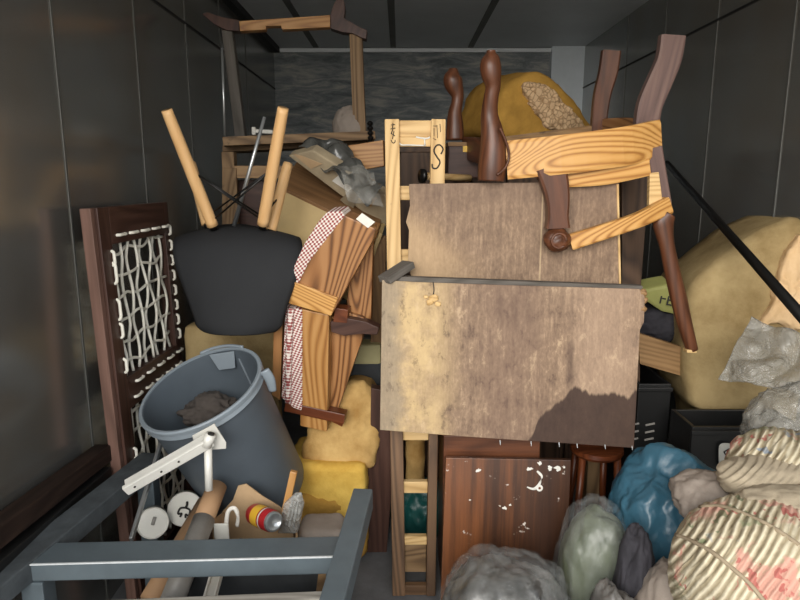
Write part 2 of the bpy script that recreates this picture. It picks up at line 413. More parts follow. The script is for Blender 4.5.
def plank(name, pts, thick, mat, parent=None, grain=None, bev=.002, smooth_n=0):
    """front outline as world points, thickness runs away from the camera"""
    pts = [V(p) for p in pts]
    if smooth_n: pts = [V(p) for p in catmull([tuple(p) for p in pts], smooth_n, True)]
    c = sum(pts, V())/len(pts)
    nrm = V()
    for i in range(len(pts)):
        a, b = pts[i]-c, pts[(i+1) % len(pts)]-c; nrm += a.cross(b)
    nrm.normalize()
    if nrm.dot(V((0, 0, CAMZ))-c) < 0: nrm = -nrm
    gx = V(grain) if grain is not None else pts[1]-pts[0]
    gx = (gx-nrm*gx.dot(nrm)).normalized()
    y = -nrm; z = gx.cross(y)
    Mw = Matrix(((gx.x, y.x, z.x, c.x), (gx.y, y.y, z.y, c.y), (gx.z, y.z, z.z, c.z), (0, 0, 0, 1)))
    inv = Mw.inverted(); bm = bmesh.new()
    loc = [inv @ p for p in pts]
    f = [bm.verts.new((p.x, 0, p.z)) for p in loc]; bk = [bm.verts.new((p.x, thick, p.z)) for p in loc]
    bm.faces.new(f); bm.faces.new(bk[::-1])
    for i in range(len(f)): bm.faces.new((f[i], bk[i], bk[(i+1) % len(f)], f[(i+1) % len(f)]))
    return finish(bm, name, mat, parent, Mw, bev=bev)
def puff(name, pts, thick, mat, parent=None, rad=.05, amp=.008, bulge=.01, seed=1, nres=90, ns=8, smooth_n=5, nper=5, xmax=None):
    pts = [V(p) for p in pts]
    if smooth_n: pts = [V(p) for p in catmull([tuple(p) for p in pts], smooth_n, True)]
    seg = [(pts[(i+1) % len(pts)]-pts[i]).length for i in range(len(pts))]; tot = sum(seg); out = []; acc = 0; i = 0
    for k in range(nres):
        d = tot*k/nres
        while acc+seg[i] < d: acc += seg[i]; i += 1
        out.append(pts[i].lerp(pts[(i+1) % len(pts)], (d-acc)/max(seg[i], 1e-9)))
    c = sum(out, V())/nres; nrm = V()
    for i in range(nres): nrm += (out[i]-c).cross(out[(i+1) % nres]-c)
    nrm.normalize()
    if nrm.dot(V((0, 0, CAMZ))-c) < 0: nrm = -nrm
    gx = V((1, 0, 0)); gx = (gx-nrm*gx.dot(nrm)).normalized(); y = -nrm; z = gx.cross(y)
    Mw = Matrix(((gx.x, y.x, z.x, c.x), (gx.y, y.y, z.y, c.y), (gx.z, y.z, z.z, c.z), (0, 0, 0, 1))); inv = Mw.inverted()
    loc = [inv @ p for p in out]; mr = sum(p.length for p in loc)/nres
    prof = [(1-rad/mr, thick)]+[(1, rad+(thick-rad)*(1-k/6)) for k in range(1, 6)]
    for k in range(nper+1):
        a = math.pi/2*k/nper; prof.append((1-rad*(1-math.cos(a))/mr, rad*(1-math.sin(a))))
    s0 = prof[-1][0]
    for k in range(1, 12):
        q = s0*(1-k/12); prof.append((q, -bulge*(1-(q/s0)**2)))
    bm = bmesh.new(); rings = []
    for sc, yy in prof:
        row = []
        for p in loc:
            v = V((p.x*sc, yy, p.z*sc)); n = V((p.x, -mr*.6 if yy < rad else 0, p.z)).normalized()
            v += n*(amp*fbm(v, ns, 4, seed)+amp*.5*fbm(v, ns*4, 3, seed+2))
            if xmax is not None:
                g = Mw @ v; g.x = min(g.x, xmax-.0005); v = inv @ g
            row.append(bm.verts.new(v))
        rings.append(row)
    for a, b in zip(rings, rings[1:]):
        for i in range(nres): bm.faces.new((a[i], a[(i+1) % nres], b[(i+1) % nres], b[i]))
    bm.faces.new(rings[0]); bm.faces.new(rings[-1])
    return finish(bm, name, mat, parent, Mw, smooth=True)
def lathe(name, prof, mat, parent, Mw, n=40, smooth=True):
    """prof: list of (r,z) from start to end"""
    bm = bmesh.new(); rings = []
    for r, z in prof:
        if r < 1e-5: rings.append([bm.verts.new((0, 0, z))])
        else: rings.append([bm.verts.new((r*math.cos(2*math.pi*k/n), r*math.sin(2*math.pi*k/n), z)) for k in range(n)])
    for a, b in zip(rings, rings[1:]):
        for j in range(n):
            q = [a[j % len(a)], a[(j+1) % len(a)], b[(j+1) % len(b)], b[j % len(b)]]
            u = []
            for v in q:
                if v not in u: u.append(v)
            if len(u) > 2: bm.faces.new(u)
    o = finish(bm, name, mat, parent, Mw, smooth=smooth)
    if smooth: 
        es = o.modifiers.new('edges', 'EDGE_SPLIT'); es.split_angle = math.radians(40)
    return o
def axis_frame(o, d):                   # local Z along d
    d = V(d).normalized(); q = V((0, 0, 1)).rotation_difference(d)
    return Matrix.Translation(o) @ q.to_matrix().to_4x4()
def fbm(p, s, o=3, seed=0):
    q = p*s+V((seed*7.13, seed*3.7, seed*1.9)); return noise.fractal(q, 1.0, 2.0, o)
def ridge(p, s, seed=0):
    q = p*s+V((seed*5.13, seed*2.7, seed*9.9)); return 1-abs(noise.noise(q))*2
def bag(name, c, r, mat, parent=None, seed=1, amp=.1, fold=.05, sub=5, zmin=.004, power=1.0, knot=None, shape=None):
    bm = bmesh.new(); bmesh.ops.create_icosphere(bm, subdivisions=sub, radius=1)
    c = V(c); r = V(r)
    for v in bm.verts:
        d = v.co.normalized()
        w_ = d+V((fbm(d, 2, 2, seed+7), fbm(d, 2, 2, seed+8), fbm(d, 2, 2, seed+9)))*.25
        k = 1+amp*fbm(d, 1.3, 2, seed)+fold*(ridge(V((w_.x, w_.y, w_.z*.45)), 2.3, seed)*.6+ridge(V((w_.x, w_.y, w_.z*.5)), 5, seed+3)*.28+ridge(w_, 10, seed+5)*.16)
        if power != 1: d = V([math.copysign(abs(q)**power, q) for q in d])
        p = V((d.x*r.x, d.y*r.y, d.z*r.z))*k
        if shape: p = shape(p, d)
        if c.z+p.z < zmin: p.z = zmin-c.z+.0
        v.co = p
    return finish(bm, name, mat, parent, Matrix.Translation(c), smooth=True)
def softbox(name, c, size, mat, parent=None, rot=None, rad=.04, amp=.008, seed=1, cuts=14, ns=9, shape=None):
    bm = bmesh.new(); bmesh.ops.create_cube(bm, size=2)
    bmesh.ops.subdivide_edges(bm, edges=bm.edges, cuts=cuts, use_grid_fill=True)
    s = V(size)/2
    for v in bm.verts:
        p = V((v.co.x*s.x, v.co.y*s.y, v.co.z*s.z))
        q = V([max(-(s[i]-rad), min(s[i]-rad, p[i])) for i in range(3)]); d = p-q
        if d.length > 1e-6: d = d.normalized()
        p = q+d*rad
        n = V(p).normalized()
        p += n*(amp*fbm(p, ns, 4, seed)+amp*.5*fbm(p, ns*4, 2, seed+3))
        if shape: p = shape(p, v.co)
        v.co = p
    Mw = Matrix.Translation(c) @ (rot.to_4x4() if rot is not None else Matrix())
    return finish(bm, name, mat, parent, Mw, smooth=True)
def sheet(name, c4, mat, parent=None, nu=36, nv=24, amp=.02, seed=1, th=.0015, sag=0):
    a, b, c, d = [V(p) for p in c4]          # TL TR BR BL
    o = (a+b+c+d)/4; nrm = (b-a).cross(d-a).normalized()
    bm = bmesh.new(); g = []
    for j in range(nv+1):
        row = []
        for i in range(nu+1):
            u, w = i/nu, j/nv
            p = (a*(1-u)+b*u)*(1-w)+(d*(1-u)+c*u)*w-o
            e = .02*fbm(V((u*4, w*4, seed)), 1.5, 2, seed)
            p += nrm*(amp*(fbm(p, 7, 3, seed)+.9*ridge(p, 11, seed)-.5)-sag*4*u*(1-u))+(b-a)*e+(d-a)*e*.7
            row.append(bm.verts.new(p))
        g.append(row)
    for j in range(nv):
        for i in range(nu): bm.faces.new((g[j][i], g[j][i+1], g[j+1][i+1], g[j+1][i]))
    ob = finish(bm, name, mat, parent, Matrix.Translation(o), smooth=True)
    s = ob.modifiers.new('thickness', 'SOLIDIFY'); s.thickness = th
    return ob
def structure(o): o['kind'] = 'structure'; return o
def letters(name, txt, size, mat, parent, Mw, extrude=.0006):
    cu = bpy.data.curves.new(name, 'FONT'); cu.body = txt; cu.size = size; cu.extrude = extrude; cu.align_x = 'CENTER'; cu.align_y = 'CENTER'
    t = bpy.data.objects.new(name, cu); COL.objects.link(t)
    bpy.context.view_layer.update()
    me = bpy.data.meshes.new_from_object(t.evaluated_get(bpy.context.evaluated_depsgraph_get()))
    bpy.data.objects.remove(t); me.materials.clear()
    return link(name, me, mat, parent, Mw)

# ------------------------------------------------------------------ the truck box
XL, XR, YB, YF, H = -.94, 1.36, 4.95, .35, 2.305
structure(box('floor', (XL-.03, YF, -.05), (XR+.03, YB+.03, 0), 'floor', bev=0))
structure(box('ceiling', (XL-.03, YF, H), (XR+.03, YB+.03, H+.03), 'ceil_metal', bev=0))
structure(box('wall_left', (XL-.03, YF, 0), (XL, YB+.03, H), 'wall_metal', bev=0))
structure(box('wall_right', (XR, YF, 0), (XR+.03, YB+.03, H), 'wall_metal', bev=0))
structure(box('wall_back', (XL, YB, 0), (XR, YB+.03, H), 'old_ply', bev=0))
tn = [0]
def trim(lo, hi, mat):
    tn[0] += 1; return structure(box('trim_%d' % tn[0], lo, hi, mat, bev=.001))
trim((XL+.02, YB-.03, H-.035), (1.118, YB, H-.008), 'trim_white')
trim((1.118, YB-.06, .0), (XR, YB, H), 'post_grey')
trim((XL, YF, 2.008), (XL+.004, YB, 2.018), 'seam_dark'); trim((XR-.004, YF, 2.008), (XR, YB, 2.018), 'seam_dark')
for y in (1.25, 1.81, 2.37, 2.93, 3.49, 4.05): trim((XL, y-.004, 0), (XL+.003, y+.004, H), 'seam')
for y in (1.73, 2.31, 2.87, 3.43, 3.99): trim((XR-.003, y-.004, 0), (XR, y+.004, H), 'seam')
for x in (-.62, -.05, .52): trim((x-.02, YF, H-.006), (x+.02, YB-.04, H), 'seam')
trim((XL, YF, H-.04), (XL+.05, YB-.03, H), 'seam_dark')

# ------------------------------------------------------------------ back: wardrobe, shelf frame, tall stand
t = thing('wardrobe', 'dark brown boarded wardrobe standing behind the upturned chair frame', 'wardrobe', (.6, 2.9, 0))
W0, W1, WY0, WY1, WH = .0, 1.02, 2.62, 3.3, 1.47
box('side_panel', (W0, WY0+.02, 0), (W0+.02, WY1, WH-.02), 'brown_board', t); box('side_panel', (W1-.02, WY0+.02, 0), (W1, WY1, WH-.02), 'brown_board', t)
box('back_panel', (W0+.02, WY1-.012, .02), (W1-.02, WY1, WH-.02), 'brown_board', t)
box('top', (W0-.01, WY0, WH-.02), (W1+.01, WY1, WH), 'brown_board', t)
for k in range(7):
    a = W0+.0+k*(W1-W0)/7; box('front_board', (a+.003, WY0, .03), (a+(W1-W0)/7-.003, WY0+.02, WH-.02), 'brown_board', t)
# pale boxes and boards on the wardrobe
o = plank('pale_board', PP([(470, 141), (600, 124), (600, 133), (472, 150)], V((0, 2.7, 1)), V((0, 1, .0))), .02, 'pine_aged')
tag(o, 'long pale board lying behind the upturned chair legs below the torn yellow foam', 'board')
t = thing('carton', 'small dark brown carton left of the cabriole leg on top of the plywood', 'box', P(468, 182, 2.30))
box('body', P(448, 178, 2.30)+V((0, 0, 0)), P(484, 146, 2.30)+V((0, .16, 0)), 'dark_frame', t, bev=.004)
box('flap', P(448, 146, 2.30)+V((.0, 0, 0)), P(484, 142, 2.30)+V((0, .16, 0)), 'cardboard_dark', t, bev=.001)
box('label', P(463, 152, 2.295), P(478, 146, 2.299), 'yellow', t, bev=0)['label'] = 'yellow patch'
# pale rolled fitting in the ladder head
t = thing('roller', 'pale wooden roller with dark round end lying behind top of back plywood panel', 'roller', P(430, 178, 2.2))
a, b = P(424, 176, 2.17), P(470, 178, 2.25)
sweep('barrel', [a, b], .012, 'pine', t, n=14)
sweep('end_cap', [a-(b-a).normalized()*.012, a], .024, 'black_metal', t, n=18)

t = thing('storage_rack', 'pale wooden storage rack with plank top behind the upturned black chair', 'rack', (-.45, 2.75, 0))
ZT = 1.5
TL, TR = P(222, 141, 2.62), P(372, 134, 2.70)
beam('top_board', P(224, 142, 2.62), P(374, 136, 2.72), .10, .035, 'shelf_wood', t)
beam('top_board', P(226, 150, 2.80), P(372, 143, 2.88), .22, .025, 'shelf_wood', t)
beam('front_rail', P(224, 172, 2.62), P(352, 172, 2.66), .03, .05, 'pine_aged', t)
for px, py in ((229, 0), (350, 0)):
    a = P(px, 152, 2.63); beam('leg', V((a.x, a.y, 0)), a, .05, .05, 'shelf_wood', t)
    a = P(px, 150, 3.0); beam('leg', V((a.x, a.y, 0)), V((a.x, a.y, 1.46)), .05, .05, 'shelf_wood', t)
a = P(232, 152, 2.6); plank('side_board', PP([(233, 168), (236, 152), (236, 168), (240, 290), (222, 290), (222, 160)][2:5]+[(222, 168)], V((0, 2.6, 1)), V((0, 1, 0))), .02, 'shelf_wood', t, grain=(0, 0, 1))
beam('lower_rail', P(224, 330, 2.62), P(352, 330, 2.66), .03, .05, 'shelf_wood', t)

t = thing('wooden_stand', 'tall wooden stand with pale crosspiece and dark curved ends near the ceiling', 'stand', P(290, 140, 2.95))
plank('crosspiece', PP([(239, 21), (330, 15), (330, 27), (282, 29.5), (281, 25.5), (266, 26), (266, 29.5), (240, 31)], V((0, 2.85, 2)), V((-.1, 1, 0))), .05, 'fir_light', t)
plank('curved_end', PP([(330, 15), (334, 3), (338, -2), (344, 0), (345, 8), (344, 18), (358, 26), (367, 30), (366, 39), (362, 38), (352, 33), (342, 32), (330, 28)], V((0, 2.84, 2)), V((0, 1, 0))), .06, 'dark_frame', t)
plank('curved_end', PP([(239, 31), (239, 20), (222, 17), (207, 12), (202, 14), (214, 24), (226, 30)], V((0, 2.84, 2)), V((0, 1, 0))), .06, 'dark_frame', t)
beam('post', P(241, 137, 2.88), P(228, 31, 2.88), .045, .045, 'grey_wood', t, up=(0, 1, 0))
beam('post', P(360, 134, 2.88), P(356, 35, 2.88), .055, .05, 'shelf_wood', t, up=(0, 1, 0))
o = sweep('metal_bar', [P(225, 142, 2.66), P(222, 48, 2.66)], .005, 'silver')
tag(o, 'thin upright metal bar beside the left post of the tall wooden stand', 'rod')
t = thing('plastic_fitting', 'small white plastic fitting lying on the rack top behind black chair', 'fitting', P(264, 134, 2.72))
a = P(254, 131, 2.72); b = P(273, 132, 2.72); beam('body', a, b, .012, .016, 'paper', t, bev=.004); beam('end_cap', a-V((.008, 0, 0)), a+V((.008, 0, 0)), .02, .032, 'paper', t, bev=.004)
# black twisted spindle
bm = bmesh.new(); a, b = P(371, 150, 2.5), P(370, 121, 2.5)
pr = []
for k in range(25):
    z = k/24*(b-a).length; pr.append((.006+.006*abs(math.sin(k*math.pi/4)), z))
bm.free()
o = lathe('spindle', [(0, 0)]+pr+[(0, (b-a).length)], 'black_metal', None, axis_frame(a, b-a), 16)
tag(o, 'small black twisted spindle standing left of the pale ladder head', 'spindle')
o = plank('wood_block', PP([(345, 146), (383, 140), (384, 166), (362, 170)], V((0, 2.45, 1.5)), V((.1, 1, 0))), .06, 'fir_light')
tag(o, 'short pale wood block behind plastic wrap left of the ladder head', 'block')
# crumpled grey sack far back
o = bag('grey_sack', P(350, 127, 2.9), (.07, .05, .085), 'sack_taupe', seed=5, fold=.12)
tag(o, 'small crumpled grey sack behind the tall stand on the rack top', 'sack')

# wrapped long parcel
t = thing('wrapped_parcel', 'long flat parcel bound with clear tape and dark plastic beside the ladder', 'parcel', P(335, 190, 2.3))
n_ = V((.35, 1, .55)).normalized(); o_ = P(340, 185, 2.35)
plank('carton', PP([(288, 156), (312, 150), (386, 196), (386, 228), (372, 219)], o_, n_), .05, 'parcel_card', t, bev=.006)
plank('paper_label', PP([(332, 181), (339, 175), (358, 187), (350, 193)], o_-n_*.004, n_), .002, 'paper', t, bev=0)
plank('paper_label', PP([(293, 154), (302, 156), (322, 164), (311, 169)], o_-n_*.004, n_), .002, 'cardboard', t, bev=0)
plank('yellow_card', PP([(357, 198), (364, 189), (377, 198), (371, 207)], o_-n_*.004, n_), .002, 'pine', t, bev=0)
plank('tape_band', PP([(340, 200), (354, 186), (363, 191), (352, 210)], o_-n_*.006, n_), .0015, 'tape_brown', t, bev=0)
sheet('plastic_wrap', [P(298, 146, 2.40), P(345, 140, 2.44), P(384, 186, 2.22), P(366, 200, 2.2)], 'wrap_dark', t, amp=.035, seed=4, nu=50, nv=30)
sheet('plastic_film', [P(330, 160, 2.33), P(372, 175, 2.3), P(383, 205, 2.19), P(350, 200, 2.19)], 'wrap_clear', t, amp=.03, seed=9, nu=40, nv=24)

# drawer box below it
t = thing('drawer_box', 'beige drawer box with brown board top tilted behind the check fabric arm', 'drawer', P(320, 240, 2.3))
n_ = V((.15, 1, -.05)).normalized(); o_ = P(310, 230, 2.28)
plank('front_panel', PP([(281, 190), (376, 236), (352, 300), (262, 250)], o_, n_), .02, 'beige_panel', t)
a, b = PP([(279, 186), (378, 233)], o_, n_)
plank('top_board', [a, b, b+V((.02, .32, .10)), a+V((.02, .32, .10))], .018, 'brown_fir', t)
c, d = PP([(352, 300), (262, 250)], o_, n_)
plank('side_panel', [b+n_*.02, c+n_*.02, c+V((.02, .30, .05)), b+V((.02, .30, .07))], .015, 'beige_panel', t)
plank('bottom_board', [d+n_*.02, c+n_*.02, c+V((.02, .3, .05)), d+V((.02, .3, .05))], .015, 'beige_panel', t)
o = plank('dark_chest', PP([(236, 180), (300, 180), (380, 235), (380, 300), (236, 300)], V((0, 2.70, 1)), V((0, 1, 0))), .02, 'dark_frame', bev=.004)
tag(o, 'dark brown wooden panel in the gloom behind black chair legs', 'panel')

# ------------------------------------------------------------------ upturned black shell chair
t = thing('shell_chair', 'upturned black shell chair with pale wooden legs pointing up', 'chair', P(235, 280, 2.1))
prof = [(335, 1.90, .112, .0), (326, 1.895, .135, 0), (305, 1.90, .155, 0), (280, 1.915, .18, 0), (258, 1.94, .20, 0), (242, 1.975, .205, 0), (232, 2.03, .205, 0), (228, 2.10, .2, 0), (228.5, 2.20, .195, 0), (227, 2.30, .185, 0), (225, 2.36, .16, 0)]
prof = catmull(prof, 4)
bm = bmesh.new(); rows = []; ctr = P(235, 280, 2.1)
for k, (py, Y, hw, _) in enumerate(prof):
    cx = 235; row = []
    q = P(cx, py, Y); f_ = k/(len(prof)-1)
    for i in range(25):
        u = -1+i/12
        x = q.x+u*hw; cup = .055*abs(u)**2.4
        back = V((x, q.y+cup*(1-f_*.8), q.z-cup*(f_)*1.0+.012*(abs(u)**3)*(1-f_)*(1 if k > 4 else -0)))
        row.append(bm.verts.new(back-ctr))
    rows.append(row)
for a, b in zip(rows, rows[1:]):
    for i in range(24): bm.faces.new((a[i], a[i+1], b[i+1], b[i]))
sh = finish(bm, 'seat_shell', 'black_shell', t, Matrix.Translation(ctr), smooth=True)
s = sh.modifiers.new('thickness', 'SOLIDIFY'); s.thickness = .009; s.offset = 0
legs = [((212, 224, 2.03), (167, 111, 1.90)), ((263, 223, 2.03), (283, 109, 1.90)), ((207, 224, 2.12), (191, 163, 2.22)), ((271, 230, 2.08), (288, 163, 2.16))]
LP = []
for (a, b) in legs:
    p, q = P(*a), P(*b); LP.append((p, q))
    d = (q-p).normalized()
    L = sweep('leg', [p, p+d*.01, (p+q)/2, q-d*.012, q-d*.003, q], [.018, .0185, .0185, .0165, .014, .008], 'beech', t, n=16, sub=3)
    sweep('foot_cap', [p-d*.02, p+d*.004], .012, 'black_metal', L, n=12)
    bm = bmesh.new()
def lp(i, f): return LP[i][0].lerp(LP[i][1], f)
for a, b in ((lp(0, .5), lp(3, .1)), (lp(0, .08), lp(2, .5)), (lp(1, .5), lp(2, .1)), (lp(1, .08), lp(3, .5)), (lp(0, .5), lp(1, .02)), (lp(1, .5), lp(0, .02))):
    sweep('wire_strut', [a, b], .0032, 'black_metal', t, n=8)
o = sweep('silver_rod', [P(234, 226, 2.15), P(264.5, 117, 2.12)], [.0075, .0055], 'silver', n=12)
tag(o, 'thin silver rod rising between the pale legs of the upturned chair', 'rod')

# ------------------------------------------------------------------ corded frame on left wall
t = thing('corded_frame', 'dark wooden bed frame strung with white cord leaning on left wall', 'bed frame', (-.86, 1.95, 0))
A0 = V((-.842, 1.80, 0)); U_ = V((.016, .50, 0)); Wd = U_.length; U_ = U_.normalized(); UPV = V((-.035, 0, 1.27)).normalized()
nr = U_.cross(UPV).normalized()      # towards the room
if nr.x < 0: nr = -nr
HT = 1.262
def fp(u, v, w=0): return A0+U_*u+UPV*v+nr*w
def fbeam(n, u0, v0, u1, v1, wd, par, dp=.04, mat='dark_frame'):
    return beam(n, fp(u0, v0), fp(u1, v1), dp, wd, mat, par, up=(U_ if abs(v1-v0) > abs(u1-u0) else UPV))
pw = .065
fbeam('post', pw/2, 0, pw/2, HT, pw, t); fbeam('post', Wd-.02, 0, Wd-.02, HT, .042, t)
fbeam('top_rail', pw, HT-.055, Wd-.04, HT-.055, .11, t); fbeam('middle_rail', pw, .69, Wd-.04, .69, .10, t); fbeam('bottom_rail', pw, .06, Wd-.04, .06, .08, t)
beam('front_edge', fp(-.012, 0, -.004), fp(-.012, HT, -.004), .032, .022, 'frame_edge', t, up=U_)
def netting(v0, v1, seed):
    rr = random.Random(seed)
    bm = bmesh.new(); Mw = Matrix.Translation(fp(.25, (v0+v1)/2)); 
    u0, u1 = pw+.005, Wd-.045
    nvv, nh = 8, max(6, int((v1-v0)/.062))
    for i in range(nvv):
        u = u0+.02+(u1-u0-.04)*i/(nvv-1); pts = []
        for k in range(nh+3):
            v = v0+(v1-v0)*k/(nh+2); pts.append(fp(u+.006*math.sin(k*1.3+i*2.1)+rr.uniform(-.006, .006), v, .004+.006*math.sin(k*1.57+i*math.pi)))
        sweep('', pts, .0048, None, n=6, sub=3, bm=bm, Mw=Mw, up=nr)
    for k in range(nh):
        v = v0+.03+(v1-v0-.06)*k/(nh-1); pts = []
        for i in range(10):
            pts.append(fp(u0+(u1-u0)*i/9, v+.006*math.sin(i*1.4+k*1.9)+.02*i/9+rr.uniform(-.005, .005), .004-.005*math.sin(i*1.57+k*math.pi)))
        sweep('', pts, .0048, None, n=6, sub=3, bm=bm, Mw=Mw, up=nr)
    finish(bm, 'cord_netting', 'cord', t, Mw, smooth=True)
netting(.74, HT-.11, 3); netting(.10, .64, 4)
def stitch(u0, v0, u1, v1):
    w = .021
    pts = [fp(u0, v0, w-.008), fp(u0*.9+u1*.1, v0*.9+v1*.1, w+.005), fp((u0+u1)/2, (v0+v1)/2, w+.006), fp(u0*.1+u1*.9, v0*.1+v1*.9, w+.005), fp(u1, v1, w-.008)]
    sweep('cord_stitch', pts, .005, 'cord', t, n=6, sub=3, up=nr)
for i in range(5):
    u = pw+.03+i*.085
    stitch(u, HT-.085, u+.055, HT-.085); stitch(u, .668, u+.05, .668); stitch(u+.02, .714, u+.07, .714)
for k in range(8):
    v = .76+k*.055
    if k % 3 != 1: stitch(pw-.012, v, pw-.012, v+.045+(k % 2)*.02)
    stitch(Wd-.012, v, Wd-.012, v+.035)
for k in range(5):
    v = .14+k*.085; stitch(pw-.012, v, pw-.012, v+.035)

# ------------------------------------------------------------------ tilted grey bin
t = thing('plastic_bin', 'large tilted grey plastic bin with open top', 'bin', (-.5, 2.1, .17))
rc = P(201, 388, 1.80); ad = V((.27, .34, -.90)).normalized()
Mb = axis_frame(rc, -ad)
R0 = .184; HB = .45
lathe('body', [(0, -HB), (R0*.86, -HB), (R0*.89, -HB+.015), (R0*.97, -.03), (R0, 0), (R0-.006, 0), (R0*.955, -.03), (R0*.86, -HB+.02), (0, -HB+.02)], 'bucket', t, Mb, 56)
lathe('rim', [(R0-.004, .004), (R0+.004, .006), (R0+.008, .002), (R0+.007, -.008), (R0+.003, -.011), (R0+.006, -.024), (R0+.001, -.028), (R0-.002, -.02), (R0-.004, .004)], 'bucket_rim', t, Mb, 56)
def bl(x, y, z): return Mb @ V((x, y, z))
# latch at the far side of the rim, handle lug at right
loc = Mb.inverted() @ P(225, 347, 1.98); an = math.atan2(loc.y, loc.x)
cA, sA = math.cos(an), math.sin(an)
def bp(r, da, z): return bl(r*math.cos(an+da), r*math.sin(an+da), z)
plank('latch_plate', [bp(R0-.012, -.27, .002), bp(R0-.012, .27, .002), bp(R0-.028, .19, -.055), bp(R0-.028, -.19, -.055)], .004, 'bucket_rim', t)
sweep('handle_bar', [bp(R0+.006, -.42, .008), bp(R0+.008, -.1, .010), bp(R0+.008, .2, .010), bp(R0+.006, .42, .008)], .005, 'bucket_rim', t, n=8)
loc = Mb.inverted() @ P(268, 395, 1.82); an = math.atan2(loc.y, loc.x)
sweep('handle_lug', [bp(R0+.018, 0, .004), bp(R0+.022, .0, -.03), bp(R0+.014, .0, -.075)], [(.016, .007), (.016, .008), (.012, .006)], 'bucket_rim', t, n=10)
loc = Mb.inverted() @ P(240, 370, 1.95); an = math.atan2(loc.y, loc.x)
sweep('inner_rib', [bp(R0*.95, 0, -.03), bp(R0*.86, 0, -HB+.03)], .004, 'bucket', t, n=8)
def ragshape(p, d): return p
o = bag('brown_rag', P(213, 412, 1.92), (.085, .06, .045), 'brown_rag', seed=11, fold=.35, amp=.4, zmin=-9)
tag(o, 'crumpled brown rag lying inside the grey bin', 'rag')

# white hinged bracket lying against the bin
t = thing('metal_bracket', 'white metal bracket with long drilled arm resting against the grey bin', 'bracket', P(208, 450, 1.72))
a, b = P(125, 491, 1.50), P(212, 441, 1.56)
beam('arm', a, b, .012, .030, 'white_metal', t, up=(0, -.4, 1), bev=.003)
beam('arm_flange', a+V((0, .004, .016)), b+V((0, .004, .016)), .03, .004, 'white_metal', t, up=(0, -.4, 1), bev=.001)
for f_ in (.12, .42, .62):
    p = a.lerp(b, f_); sweep('drill_hole', [p+V((0, -.0075, -.002)), p+V((0, -.0055, -.002))], .0032, 'ink', t, n=10)
sweep('pivot_tube', [P(206, 446, 1.555), P(211, 434, 1.555)], .014, 'white_metal', t, n=18)
sweep('pivot_bore', [P(211, 434.2, 1.55), P(211.3, 433.2, 1.55)], .009, 'ink', t, n=14)
sweep('upright_rod', [P(208, 448, 1.57), P(209, 490, 1.56)], .0105, 'white_metal', t, n=14)
plank('mounting_plate', PP([(192, 436), (214, 424), (226, 443), (226, 449), (196, 451)], P(210, 440, 1.585), V((.1, 1, .3))), .004, 'white_metal', t)
# two slim rods beside
o = beam('aluminium_strip', P(131, 540, 1.50), P(162, 440, 1.78), .016, .010, 'silver', up=(1, 0, 0)); tag(o, 'slim aluminium strip slanting up behind the white bracket arm', 'strip')
# ------------------------------------------------------------------ grey steel frame in front
t = thing('steel_frame', 'grey painted steel table frame across the lower left foreground', 'frame', (-.45, 1.4, 0))
zt = .50
def bar(n, p, q, w, h, mat='steel_grey', par=t, up=None): return beam(n, p, q, w, h, mat, par, up=up, bev=.004)
fl, fr = PZ(25, 559, zt), PZ(338, 546, zt)
fl2, fr2 = PZ(29, 553, zt), PZ(352, 534, zt)
yc = 1.31
cb = bar('cross_bar', V((-.838, yc, zt-.022)), V((-.108, yc+.03, zt-.022)), .085, .044)
beam('worn_edge', V((-.828, yc-.0435, zt-.0005)), V((-.135, yc+.03-.0425, zt-.0005)), .004, .003, 'edge_white', cb, bev=0)['label'] = 'bare worn white edge line'
bar('side_bar', V((-.880, 1.12, zt-.02)), V((-.772, 1.84, zt-.02)), .07, .05, 'steel_worn')
bar('side_bar', V((-.138, 1.12, zt-.018)), V((-.098, 1.555, zt+.004)), .052, .06, up=(0, 0, 1))
for x, y in ((-.825, 1.29), (-.775, 1.80), (-.150, 1.36)): beam('leg', V((x, y, 0)), V((x, y, zt-.045)), .05, .05, 'steel_grey', t, up=(0, 1, 0))
# weathered plank before it
o = plank('weathered_plank', [V((-.62, 1.13, .492)), V((-.14, 1.15, .500)), V((-.14, 1.12, .0)), V((-.62, 1.10, 0))], .03, 'weathered', bev=.004)
tag(o, 'weathered whitish plank along the bottom edge before the grey steel frame', 'plank')
# lying planks by the left wall
o = beam('dark_plank', PX(-20, 545, -.895), PX(104, 452, -.895), .05, .05, 'plank_dark'); tag(o, 'dark plank lying along the left wall above the steel frame', 'plank')
o = beam('black_plank', PX(-20, 585, -.89), PX(104, 478, -.89), .05, .07, 'black_plastic'); tag(o, 'black plank lying along the left wall beneath the dark plank', 'plank')

